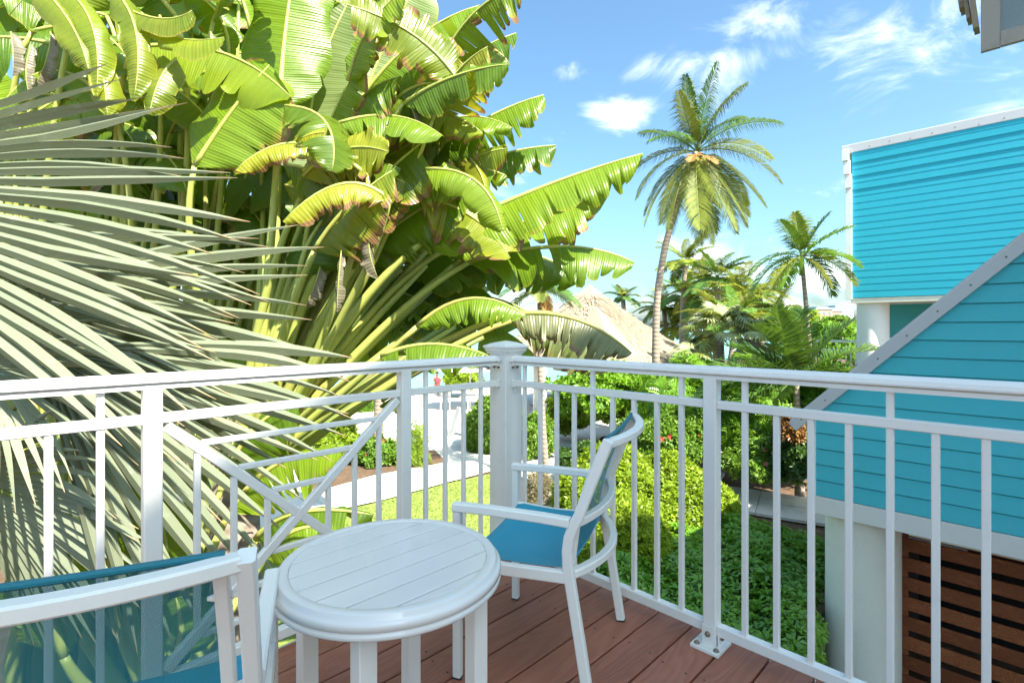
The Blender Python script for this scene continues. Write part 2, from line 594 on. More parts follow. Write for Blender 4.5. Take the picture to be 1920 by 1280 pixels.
def slingmat():
    m, nt, b, out = nmat('teal_mesh')
    uv = nt.nodes.new('ShaderNodeUVMap')
    sep = nt.nodes.new('ShaderNodeSeparateXYZ')
    nt.links.new(uv.outputs[0], sep.inputs[0])
    sx = mathn(nt, 'SINE', mathn(nt, 'MULTIPLY', sep.outputs[0], 2 * PI / .0042))
    sy = mathn(nt, 'SINE', mathn(nt, 'MULTIPLY', sep.outputs[1], 2 * PI / .0028))
    n = noise(nt, texco(nt), 5, 3)
    c = mixc(nt, n, (.006, .16, .205), (.011, .20, .25))
    nt.links.new(c, b.inputs['Base Color'])
    b.inputs['Roughness'].default_value = .55
    h = mathn(nt, 'MULTIPLY', sx, sy)
    bump(nt, b, h, .25, .001)
    tr = nt.nodes.new('ShaderNodeBsdfTransparent')
    tr.inputs[0].default_value = (.75, .93, .97, 1)
    ms = nt.nodes.new('ShaderNodeMixShader')
    hole = ramp(nt, h, -.2, .9, .12, .62)
    nt.links.new(hole, ms.inputs[0])
    nt.links.new(b.outputs[0], ms.inputs[1])
    nt.links.new(tr.outputs[0], ms.inputs[2])
    nt.links.new(ms.outputs[0], out.inputs[0])
    return m


M['sling'] = slingmat()
m_seat = simple('teal_seat', (.010, .27, .40), .55, .1, 4, .12, 600)
M['seat'] = m_seat
M['hem'] = simple('teal_hem', (.008, .15, .19), .6, .1, 4, .12, 600)


# ------------------------------------------------------------------ object helpers
def tag(o, label=None, cat=None, group=None, kind=None):
    if label:
        o['label'] = label
    if cat:
        o['category'] = cat
    if group:
        o['group'] = group
    if kind:
        o['kind'] = kind
    return o


def thing(name, loc, label=None, cat=None, group=None, kind=None, rz=0):
    o = bpy.data.objects.new(name, None)
    o.empty_display_size = .1
    C.objects.link(o)
    o.location = loc
    o.rotation_euler = (0, 0, rz)
    return tag(o, label, cat, group, kind)


def origin_of(o):
    p = V((0, 0, 0))
    while o is not None:
        p = p + o.location
        o = o.parent
    return p


class MB:
    def __init__(s):
        s.v, s.f, s.uv, s.smooth = [], [], [], []

    def add(s, verts, faces, uvs=None, smooth=False):
        b = len(s.v)
        s.v += [tuple(p) for p in verts]
        s.f += [tuple(b + i for i in f) for f in faces]
        s.smooth += [smooth] * len(faces)
        if uvs is not None:
            s.uv += list(uvs)
        return s

    def box(s, c, half, ax=None, ch=0.0):
        """box with centre c, half sizes, axes ax (three unit vectors)"""
        ax = ax or (V((1, 0, 0)), V((0, 1, 0)), V((0, 0, 1)))
        c = V(c)
        return s.bar(c - ax[2] * half[2], c + ax[2] * half[2], half[0] * 2, half[1] * 2, ax[0], ch)

    def bar(s, p, q, w, h, side=None, ch=0.0):
        """prism from p to q; w along side, h along the third direction"""
        p, q = V(p), V(q)
        t = (q - p).normalized()
        if side is None:
            side = t.cross(V((0, 0, 1)))
            if side.length < 1e-4:
                side = V((1, 0, 0))
        side = (side - t * side.dot(t)).normalized()
        up = t.cross(side).normalized()
        hw, hh = w / 2, h / 2
        if ch <= 0:
            prof = [(-hw, -hh), (hw, -hh), (hw, hh), (-hw, hh)]
        else:
            c = min(ch, hw * .9, hh * .9)
            prof = [(-hw + c, -hh), (hw - c, -hh), (hw, -hh + c), (hw, hh - c), (hw - c, hh), (-hw + c, hh), (-hw, hh - c), (-hw, -hh + c)]
        return s.sweep([p, q], prof, [side, side], [up, up])

    def sweep(s, pts, prof, sides, ups, scales=None, smooth=False):
        n = len(prof)
        vs = []
        for i, p in enumerate(pts):
            k = 1 if scales is None else scales[i]
            for (x, y) in prof:
                vs.append(V(p) + sides[i] * (x * k) + ups[i] * (y * k))
        fs = []
        for i in range(len(pts) - 1):
            for j in range(n):
                a, b = i * n + j, i * n + (j + 1) % n
                fs.append((a, b, b + n, a + n))
        fs.append(tuple(reversed(range(n))))
        m = (len(pts) - 1) * n
        fs.append(tuple(m + j for j in range(n)))
        return s.add(vs, fs, smooth=smooth)

    def path(s, pts, w, h, side=None, ch=.003, closed_side=None):
        """square tube along a polyline, mitred; side keeps a fixed direction"""
        pts = [V(p) for p in pts]
        sides, ups = [], []
        for i, p in enumerate(pts):
            a = pts[max(0, i - 1)]
            b = pts[min(len(pts) - 1, i + 1)]
            t = (b - a).normalized()
            sd = side(i) if callable(side) else side
            sd = (sd - t * sd.dot(t)).normalized()
            sides.append(sd)
            ups.append(t.cross(sd).normalized())
        hw, hh, c = w / 2, h / 2, ch
        prof = [(-hw + c, -hh), (hw - c, -hh), (hw, -hh + c), (hw, hh - c), (hw - c, hh), (-hw + c, hh), (-hw, hh - c), (-hw, -hh + c)]
        return s.sweep(pts, prof, sides, ups)

    def tube(s, pts, radii, seg=8, smooth=True):
        pts = [V(p) for p in pts]
        prof = [(math.cos(2 * PI * k / seg), math.sin(2 * PI * k / seg)) for k in range(seg)]
        sides, ups = [], []
        last = None
        for i, p in enumerate(pts):
            a = pts[max(0, i - 1)]
            b = pts[min(len(pts) - 1, i + 1)]
            t = (b - a).normalized()
            if last is None:
                ref = V((0, 0, 1)) if abs(t.z) < .9 else V((1, 0, 0))
                sd = t.cross(ref).normalized()
            else:
                sd = (last - t * last.dot(t)).normalized()
            last = sd
            sides.append(sd)
            ups.append(t.cross(sd).normalized())
        return s.sweep(pts, prof, sides, ups, radii, smooth)

    def lathe(s, c, prof, seg=48, smooth=True):
        c = V(c)
        n = len(prof)
        vs, fs = [], []
        for k in range(seg):
            a = 2 * PI * k / seg
            for (r, z) in prof:
                vs.append(c + V((r * math.cos(a), r * math.sin(a), z)))
        for k in range(seg):
            k2 = (k + 1) % seg
            for j in range(n - 1):
                fs.append((k * n + j, k2 * n + j, k2 * n + j + 1, k * n + j + 1))
        return s.add(vs, fs, smooth=smooth)

    def ball(s, c, r, seg=10, rings=6, sc=(1, 1, 1)):
        c = V(c)
        vs, fs = [], []
        for i in range(rings + 1):
            th = PI * i / rings
            for k in range(seg):
                ph = 2 * PI * k / seg
                vs.append(c + V((r * sc[0] * math.sin(th) * math.cos(ph), r * sc[1] * math.sin(th) * math.sin(ph), r * sc[2] * math.cos(th))))
        for i in range(rings):
            for k in range(seg):
                k2 = (k + 1) % seg
                fs.append((i * seg + k, i * seg + k2, (i + 1) * seg + k2, (i + 1) * seg + k))
        return s.add(vs, fs, smooth=True)

    def build(s, name, mat, parent=None, **kw):
        me = bpy.data.meshes.new(name)
        o0 = origin_of(parent) if parent is not None else V((0, 0, 0))
        loc = kw.pop('loc', None)
        if loc is not None:
            o0 = V(loc)
        me.from_pydata([(x - o0.x, y - o0.y, z - o0.z) for x, y, z in s.v], [], s.f)
        if s.uv and len(s.uv) == len(s.v):
            ul = me.uv_layers.new(name='UVMap')
            idx = np.empty(len(me.loops), dtype=np.int32)
            me.loops.foreach_get('vertex_index', idx)
            ul.data.foreach_set('uv', np.array(s.uv, dtype=np.float32)[idx].ravel())
        me.polygons.foreach_set('use_smooth', s.smooth)
        me.materials.append(mat)
        o = bpy.data.objects.new(name, me)
        C.objects.link(o)
        if parent is not None:
            o.parent = parent
        elif loc is not None:
            o.location = loc
        return tag(o, **kw)


def copy_tree(o, parent=None):
    c = o.copy()
    C.objects.link(c)
    c.parent = parent
    for ch in list(o.children):
        copy_tree(ch, c)
    return c


def np_mesh(name, verts, quads, mat, parent=None, loc=None, smooth=False, **kw):
    """fast quad mesh from numpy arrays (N,3) and (F,4)"""
    o0 = np.array(origin_of(parent) if parent is not None else (loc if loc is not None else (0, 0, 0)), dtype=np.float64)
    verts = (verts - o0).astype(np.float32)
    me = bpy.data.meshes.new(name)
    me.vertices.add(len(verts))
    me.vertices.foreach_set('co', verts.ravel())
    nf = len(quads)
    me.loops.add(nf * 4)
    me.loops.foreach_set('vertex_index', quads.astype(np.int32).ravel())
    me.polygons.add(nf)
    me.polygons.foreach_set('loop_start', np.arange(0, nf * 4, 4, dtype=np.int32))
    me.polygons.foreach_set('loop_total', np.full(nf, 4, dtype=np.int32))
    me.update(calc_edges=True)
    if smooth:
        me.polygons.foreach_set('use_smooth', np.ones(nf, dtype=bool))
    me.materials.append(mat)
    o = bpy.data.objects.new(name, me)
    C.objects.link(o)
    if parent is not None:
        o.parent = parent
    elif loc is not None:
        o.location = loc
    return tag(o, **kw)


def leaf_quad(base, d, n, L, w, fold=.25, bend=.15):
    """one leaflet as two folded quads sharing a midrib: 6 vertices, 2 quads"""
    base, d, n = np.array(base), np.array(d) / np.linalg.norm(d), np.array(n) / np.linalg.norm(n)
    s = np.cross(d, n)
    s /= np.linalg.norm(s)
    n = np.cross(s, d)
    m = base + d * L * .5 + n * bend * L * .25
    t = base + d * L - n * bend * L * .5
    vs = [base, m + s * w * .5 + n * fold * w * .5 - d * L * .04, t, m - s * w * .5 + n * fold * w * .5 - d * L * .04]
    return np.array(vs)


def sprig(kind, rng):
    """template (K,4,3) of leaflets around the origin, growing along +Z"""
    L = []
    if kind == 'rosette':
        k = 8
        for i in range(k):
            a = 2 * PI * i / k + rng.uniform(-.15, .15)
            el = rng.uniform(.05, .45)
            d = (math.cos(a) * math.cos(el), math.sin(a) * math.cos(el), math.sin(el))
            L.append(leaf_quad((d[0] * .15, d[1] * .15, .05), d, (0, 0, 1), 1.0, .36, .3, .35))
        for i in range(3):
            a = rng.uniform(0, 2 * PI)
            d = (math.cos(a) * .5, math.sin(a) * .5, .85)
            L.append(leaf_quad((0, 0, .1), d, (-math.cos(a), -math.sin(a), .6), .6, .24, .3, .2))
    elif kind == 'pinnate':
        for i in range(6):
            t = (i + .5) / 6
            for s in (-1, 1):
                d = (s * .9, .35, .25)
                L.append(leaf_quad((s * .03, t * 1.3 - .2, .35 * t * (1 - t) * 2), d, (0, -.2, 1), .5 * (1 - .35 * t), .21, .15, .2))
        L.append(leaf_quad((0, 1.1, .1), (0, 1, 0), (0, 0, 1), .45, .2, .2, .2))
    elif kind == 'tuft':
        for i in range(5):
            a = rng.uniform(0, 2 * PI)
            el = rng.uniform(.1, 1.2)
            d = (math.cos(a) * math.cos(el), math.sin(a) * math.cos(el), math.sin(el))
            L.append(leaf_quad((0, 0, 0), d, (0, 0, 1.01), rng.uniform(.7, 1.1), .42, .25, .2))
    elif kind == 'blade':
        for i in range(4):
            a = rng.uniform(0, 2 * PI)
            el = rng.uniform(.6, 1.35)
            d = (math.cos(a) * math.cos(el), math.sin(a) * math.cos(el), math.sin(el))
            L.append(leaf_quad((0, 0, 0), d, (0.3, .3, 1), rng.uniform(.7, 1.1), .12, .2, .2))
    return np.array(L)


def scatter(name, pts, nrm, size, kind, mat, parent, seed, jit=.6, nvar=4, up=.35, **kw):
    r = np.random.default_rng(seed)
    pr = random.Random(seed)
    N = len(pts)
    outv = []
    temps = [sprig(kind, pr) for _ in range(nvar)]
    which = r.integers(0, nvar, N)
    nz = nrm + r.normal(0, jit * .5, (N, 3)) + np.array((0, 0, up))
    nz /= np.linalg.norm(nz, axis=1, keepdims=True)
    rnd = r.normal(0, 1, (N, 3))
    x = np.cross(rnd, nz)
    x /= np.linalg.norm(x, axis=1, keepdims=True) + 1e-9
    y = np.cross(nz, x)
    sc = size * r.uniform(.65, 1.25, N)
    for k in range(nvar):
        i = np.where(which == k)[0]
        T = temps[k].reshape(-1, 3)
        B = np.stack([x[i], y[i], nz[i]], axis=1)           # (n,3 axes,3)
        vv = np.einsum('kj,njc->nkc', T, B) * sc[i][:, None, None] + pts[i][:, None, :]
        outv.append(vv.reshape(-1, 3))
    v = np.concatenate(outv)
    q = np.arange(len(v)).reshape(-1, 4)
    return np_mesh(name, v, q, mat, parent, **kw)


def shell_pts(c, rad, n, seed, lo=.8, bumps=.12, zmin=-.3, freq=3.0):
    """points and normals spread through the outer shell of a lumpy ellipsoid"""
    r = np.random.default_rng(seed)
    d = r.normal(0, 1, (int(n * 1.8), 3))
    d /= np.linalg.norm(d, axis=1, keepdims=True)
    d = d[d[:, 2] > zmin][:n]
    ph = r.uniform(0, 6.28, 6)
    b = np.sin(d[:, 0] * freq * 2.1 + ph[0]) * np.sin(d[:, 1] * freq * 1.7 + ph[1]) + .6 * np.sin(d[:, 2] * freq * 2.3 + ph[2] + d[:, 0] * freq * 1.3)
    k = (1 + bumps * b) * (lo + (1 - lo) * r.uniform(0, 1, len(d)) ** .5)
    rad = np.array(rad)
    p = np.array(c) + d * rad * k[:, None]
    nn = d / rad
    nn /= np.linalg.norm(nn, axis=1, keepdims=True)
    return p, nn


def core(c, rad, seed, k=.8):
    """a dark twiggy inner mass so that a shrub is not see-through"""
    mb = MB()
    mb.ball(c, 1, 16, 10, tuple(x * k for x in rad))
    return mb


# ------------------------------------------------------------------ the ground
def sheet(name, pts, z, mat, kind='structure', thick=0.0, parent=None):
    mb = MB()
    n = len(pts)
    if thick:
        mb.add([(p[0], p[1], z) for p in pts] + [(p[0], p[1], z - thick) for p in pts],
               [tuple(range(n))] + [(i, i + n, (i + 1) % n + n, (i + 1) % n) for i in range(n)])
    else:
        mb.add([(p[0], p[1], z) for p in pts], [tuple(range(n))])
    return mb.build(name, mat, parent, kind=kind)


sheet('ground', [(-600, -60), (600, -60), (600, 3000), (-600, 3000)], GZ - .05, M['soil'])
sheet('sea', [(-500, 33.5), (3.2, 33.5), (14, 60), (600, 300), (600, 2900), (-500, 2900)], GZ - .02, M['water'])
sheet('beach', [(-60, 27), (1.5, 27.0), (4.5, 34.5), (-60, 34.5)], GZ - .012, M['sand'])


def gp(*px):
    return [tuple(G(u, v)[:2]) for u, v in px]


sheet('lawn', gp((330, 1230), (420, 1010), (600, 965), (720, 938), (840, 905), (935, 884), (960, 960), (1040, 985), (1090, 1280)), GZ - .004, M['grass'])
sheet('plaza', gp((560, 985), (600, 962), (720, 936), (840, 903), (940, 878), (990, 900), (1010, 1005), (1060, 1000), (1090, 930),
                  (1055, 862), (1130, 818), (1250, 800), (1250, 782), (1050, 790), (960, 740), (960, 728), (600, 728), (560, 740), (560, 800)), GZ, M['sand'])

r_ = np.random.default_rng(9)
gq = np.stack([r_.uniform(-6.5, 1.6, 16000), r_.uniform(6.2, 14.6, 16000)], 1)
poly = np.array(gp((330, 1230), (420, 1010), (600, 965), (720, 938), (840, 905), (935, 884), (960, 960), (1040, 985), (1090, 1280)))
ins = np.zeros(len(gq), bool)
for k in range(len(poly)):
    x1, y1 = poly[k]
    x2, y2 = poly[k - 1]
    c_ = ((y1 > gq[:, 1]) != (y2 > gq[:, 1])) & (gq[:, 0] < (x2 - x1) * (gq[:, 1] - y1) / (y2 - y1 + 1e-9) + x1)
    ins ^= c_
gq = gq[ins]
o = scatter('grass_blades', np.column_stack([gq, np.full(len(gq), GZ - .004)]), np.tile((0., 0., 1.), (len(gq), 1)), .06, 'blade', leafmat('grass_blade', (.13, .20, .025), (.34, .40, .09), (.3, .36, .05), .6, .3), None, 19, .5)
tag(o, 'short sunlit grass on the lawn', 'grass', kind='stuff')

# paving joints as real slabs along the near edge of the plaza and the shaded garden path
path_root = thing('garden_path', G(1440, 950), kind='structure')
rng = random.Random(5)
o_, ex, ey = G(1345, 992), None, None
pa, pb = G(1560, 1000), G(1345, 910)
ex = (G(1560, 955) - G(1360, 925))
ex.z = 0
ex.normalize()
ey = V((-ex.y, ex.x, 0))
pc = G(1450, 945)
for i in range(-3, 5):
    for j in range(-1, 1):
        w_, h_ = 1.0, .86
        c0 = pc + ex * (i * w_ + .2) + ey * (j * h_ + .35)
        mb = MB()
        mb.box(c0 + V((0, 0, .02 + rng.uniform(-.003, .003))), (w_ / 2 - .006, h_ / 2 - .006, .03), (ex, ey, V((0, 0, 1))), .008)
        mb.build('slab', M['slab'], path_root)
for i in range(-10, 0):
    for j in range(0, 5):
        c0 = pc + ex * (i * .2 - 1.2) + ey * (j * .25 + .9)
        mb = MB()
        mb.box(c0 + V((0, 0, .015 + rng.uniform(-.006, .006))), (.094, .118, .03), (ex, ey, V((0, 0, 1))), .012)
        mb.build('paver', M['paver'], path_root)

plaza_slabs = thing('plaza_slabs', G(780, 900), kind='structure')
e1 = (G(880, 880) - G(640, 945))
e1.z = 0
e1.normalize()
e2 = V((-e1.y, e1.x, 0))
p0 = G(640, 945)
for i in range(-2, 7):
    for j in range(0, 3):
        c0 = p0 + e1 * (i * 1.22 + .3) + e2 * (j * 1.22 + .45)
        mb = MB()
        mb.box(c0 + V((0, 0, .012 + rng.uniform(-.003, .003))), (.603, .603, .02), (e1, e2, V((0, 0, 1))), .008)
        mb.build('slab', M['sand'], plaza_slabs)

# ------------------------------------------------------------------ deck
A0, N0 = -2.026, 1.978          # corner post in rail coordinates
deck = thing('balcony_deck', W(-1, 1, 0), kind='structure')
PITCH = .152
for i in range(0, 22):
    a = -.832 - PITCH * 8 + PITCH * (i + .5)
    mb = MB()
    ln = 3.6
    mb.bar(W(a, -1.6, -.013), W(a, 2.055, -.013), PITCH - .008, .026, DR, .004)
    o = mb.build('board', M['deck'], None, loc=W(a, .5, 0))
    o.parent = deck
    o.location = W(a, .5, 0) - deck.location
    o.rotation_euler = (0, 0, 0)
mb = MB()
for i in range(0, 20):
    a = -.832 - PITCH * 8 + PITCH * (i + .5)
    for n in (.55, 1.15, 1.75):
        for s in (-.045, .045):
            mb.lathe(W(a + s, n + .01 * math.sin(i * 3 + n), .0005), [(0, .0004), (.004, .0004), (.0045, -.002)], 8)
mb.build('screw', M['rubber'], deck, kind='stuff')
mb = MB()
mb.bar(W(A0 - .02, 2.07, -.15), W(2.5, 2.07, -.15), .03, .24, DN)
mb.bar(W(-2.085, -1.7, -.15), W(-2.085, 2.085, -.15), .03, .24, DR)
for n in (-1.2, -.4, .4, 1.2, 1.9):
    mb.bar(W(-2.06, n, -.13), W(2.5, n, -.13), .05, .18, DN)
mb.build('joist_frame', M['trim_white'], deck)

# ------------------------------------------------------------------ railing
rail = thing('balcony_railing', W(A0, N0, 0), 'white metal balcony railing wrapping the deck corner with crossed panel', 'railing')
Z_TOP, Z_STRIP, Z_MID, Z_BOT = 1.088, 1.040, .938, .068
RP = M['rail']
UP = V((0, 0, 1))


def rpt(side, t, z):
    """point t metres from the corner along the right (R) or left (L) run"""
    return W(A0 + t, N0, z) if side == 'R' else W(A0, N0 - t, z)


def rdir(side):
    return DR if side == 'R' else -DN


# handrail profile: rounded cap on a narrower strip
cap_prof = []
for k in range(9):
    a = PI * k / 8
    cap_prof.append((.031 * math.cos(a), .012 + .021 * math.sin(a)))
cap_prof += [(-.0325, .010), (-.0325, .004), (-.030, .001), (-.0135, .0005), (-.0135, -.0035), (-.023, -.0035), (-.023, -.018), (.023, -.018), (.023, -.0035), (.0135, -.0035), (.0135, .0005), (.030, .001), (.0325, .004), (.0325, .010)]
for side, t1 in (('R', 4.2), ('L', 3.4)):
    d = rdir(side)
    sd = d.cross(UP)
    base = Z_TOP - .033
    mb = MB()
    # two lengths with a butt joint in the left run
    ends = [(.062, t1)] if side == 'R' else [(.062, 1.318), (1.3195, t1)]
    for (ta, tb) in ends:
        mb = MB()
        mb.sweep([rpt(side, ta, base), rpt(side, tb, base)], cap_prof, [sd, sd], [UP, UP])
        mb.build('top_rail', RP, rail)
    posts = {'R': [1.155, 2.41, 3.7], 'L': [.655, 1.62, 2.9]}[side]
    prev = .064
    for pt in posts + [t1]:
        mb = MB()
        mb.bar(rpt(side, prev, Z_MID), rpt(side, pt - .027, Z_MID), .030, .032, sd, .003)
        mb.build('mid_rail', RP, rail)
        mb = MB()
        mb.bar(rpt(side, prev, Z_BOT), rpt(side, pt - .027, Z_BOT), .036, .040, sd, .003)
        mb.build('bottom_rail', RP, rail)
        prev = pt + .027
    for pt in posts:
        mb = MB()
        mb.bar(rpt(side, pt, .012), rpt(side, pt, Z_STRIP - .001), .052, .052, d, .004)
        po = mb.build('post', RP, rail)
        # foot: plate, angle tab, bolts
        c = rpt(side, pt, 0)
        inn = -DN if side == 'R' else DR
        mb = MB()
        mb.box(c + inn * .012 + UP * .006, (.056, .062, .005), (d, inn, UP), .002)
        mb.bar(c + inn * .034 + UP * .011, c + inn * .034 + UP * .085, .050, .007, d, .002)
        mb.bar(c + d * .034 + UP * .011, c + d * .034 + UP * .062, .007, .045, d, .002)
        br = mb.build('foot_bracket', RP, po)
        mb = MB()
        for (sx, sy, z) in ((-.038, .050, .011), (.038, .050, .011)):
            mb.lathe(c + d * sx + inn * sy + UP * z, [(0, .009), (.006, .008), (.0095, .004), (.0105, 0), (.012, 0)], 12)
        for q, ax in ((c + inn * .038 + UP * .055, inn), (c + d * .038 + UP * .040, d)):
            mb.tube([q, q + ax * .005, q + ax * .010], [.011, .010, .005], 10)
        mb.build('bolt', M['bolt'], po)
    # balusters
    def balu(t, tall):
        mb = MB()
        mb.bar(rpt(side, t, Z_BOT + .018), rpt(side, t, Z_MID - .016), .0205, .0205, d, .0025)
        bo = mb.build('baluster', RP, rail)
        if tall:
            mb = MB()
            mb.bar(rpt(side, t, Z_MID + .016), rpt(side, t, Z_STRIP - .001), .0205, .0205, d, .0025)
            mb.build('baluster_top', RP, bo)
        mb = MB()
        mb.bar(rpt(side, t, Z_BOT + .0195), rpt(side, t, Z_BOT + .0225), .025, .025, d, .002)
        mb.build('weld_collar', RP, bo)
    if side == 'R':
        for k in range(9):
            balu(.1431 + .1107 * k, k in (0, 4, 8))
        for k in range(10):
            balu(1.281 + .1107 * k, k in (0, 4, 8))
        for k in range(10):
            balu(2.53 + .1107 * k, k in (0, 4, 8))
    else:
        for k in range(4):
            balu(.1845 + .1165 * k, k in (0, 3))
        for k in range(9):
            balu(1.753 + .119 * k, k in (0, 4, 8))
        # crossed panel between the posts at .655 and 1.62
        cs, cz = 1.1375, .505
        hw, hz = .4565, .417
        cor = {}
        for sx in (-1, 1):
            for sz in (-1, 1):
                cor[sx, sz] = rpt('L', cs + sx * (hw - .012), cz + sz * (hz - .012))
        cen = rpt('L', cs, cz)
        mb = MB()
        mb.bar(cor[-1, 1], cor[1, -1], .028, .034, sd, .003)
        mb.build('diagonal_brace', RP, rail)
        for sg in ((1, 1), (-1, -1)):
            dd = (cor[sg] - cen).normalized()
            mb = MB()
            mb.bar(cen + dd * .016, cor[sg], .0275, .034, sd, .003)
            mb.build('diagonal_brace', RP, rail)
        for k in (1, 2, 3):
            off = .1165 * k + .003
            reach = hz * off / hw - .022
            for s in (-1, 1):
                mb = MB()
                mb.bar(rpt('L', cs + s * off, cz - reach), rpt('L', cs + s * off, cz + reach), .0205, .0205, d, .0025)
                mb.build('baluster', RP, rail)
        for k in (1, 2, 3):
            off = .108 * k + .008
            reach = hw * off / hz - .025
            for s in (-1, 1):
                mb = MB()
                mb.bar(rpt('L', cs - reach, cz + s * off), rpt('L', cs + reach, cz + s * off), .0205, .0205, sd, .0025)
                mb.build('cross_bar', RP, rail)
# end sockets at the corner post
for side in 'RL':
    d = rdir(side)
    sd = d.cross(UP)
    mb = MB()
    k_ = 1.14
    mb.sweep([rpt(side, .0655, Z_TOP - .036), rpt(side, .089, Z_TOP - .036)], [(x * k_, y * k_) for x, y in cap_prof], [sd, sd], [UP, UP])
    inn = -DN if side == 'R' else DR
    mb.bar(rpt(side, .067, 1.012), rpt(side, .067, 1.060), .066, .005, sd, .001)
    mb.bar(rpt(side, .0655, Z_MID), rpt(side, .088, Z_MID), .040, .042, sd, .003)
    mb.bar(rpt(side, .072, Z_MID - .045), rpt(side, .072, Z_MID - .021), .012, .012, sd, .001)
    so_ = mb.build('rail_socket', RP, rail)
    mb = MB()
    for s in (-.017, .017):
        q = rpt(side, .070, 1.025) + sd * s
        mb.tube([q, q + d * .005, q + d * .009], [.0075, .007, .004], 10)
    mb.build('bolt', M['bolt'], so_)
mb = MB()
mb.bar(W(A0, N0, .002), W(A0, N0, 1.098), .128, .128, DR, .004)
post = mb.build('corner_post', RP, rail)
mb = MB()
prof = [(.066, 1.094), (.070, 1.096), (.071, 1.104), (.076, 1.106), (.080, 1.112), (.0815, 1.124), (.088, 1.127), (.0895, 1.131), (.0895, 1.138), (.087, 1.140), (.045, 1.157), (.004, 1.166)]
vs, fs = [], []
for (r, z) in prof:
    for (sx, sy) in ((-1, -1), (1, -1), (1, 1), (-1, 1)):
        vs.append(W(A0 + sx * r, N0 + sy * r, z))
for i in range(len(prof) - 1):
    for j in range(4):
        fs.append((i * 4 + j, i * 4 + (j + 1) % 4, (i + 1) * 4 + (j + 1) % 4, (i + 1) * 4 + j))
fs.append(tuple(len(prof) * 4 - 4 + j for j in range(4)))
mb.add(vs, fs)
mb.build('post_cap', RP, rail)

# ------------------------------------------------------------------ chairs
CM = M['chair_metal']
XR, XL = V((1, 0, 0)), V((0, 1, 0))


def bow(xa, ya, z, b, ztilt=0, n=13):
    pts = []
    for i in range(n):
        t = -1 + 2 * i / (n - 1)
        pts.append(V((xa * t, ya - b * (1 - t * t), z + ztilt * (1 - t * t))))
    return pts


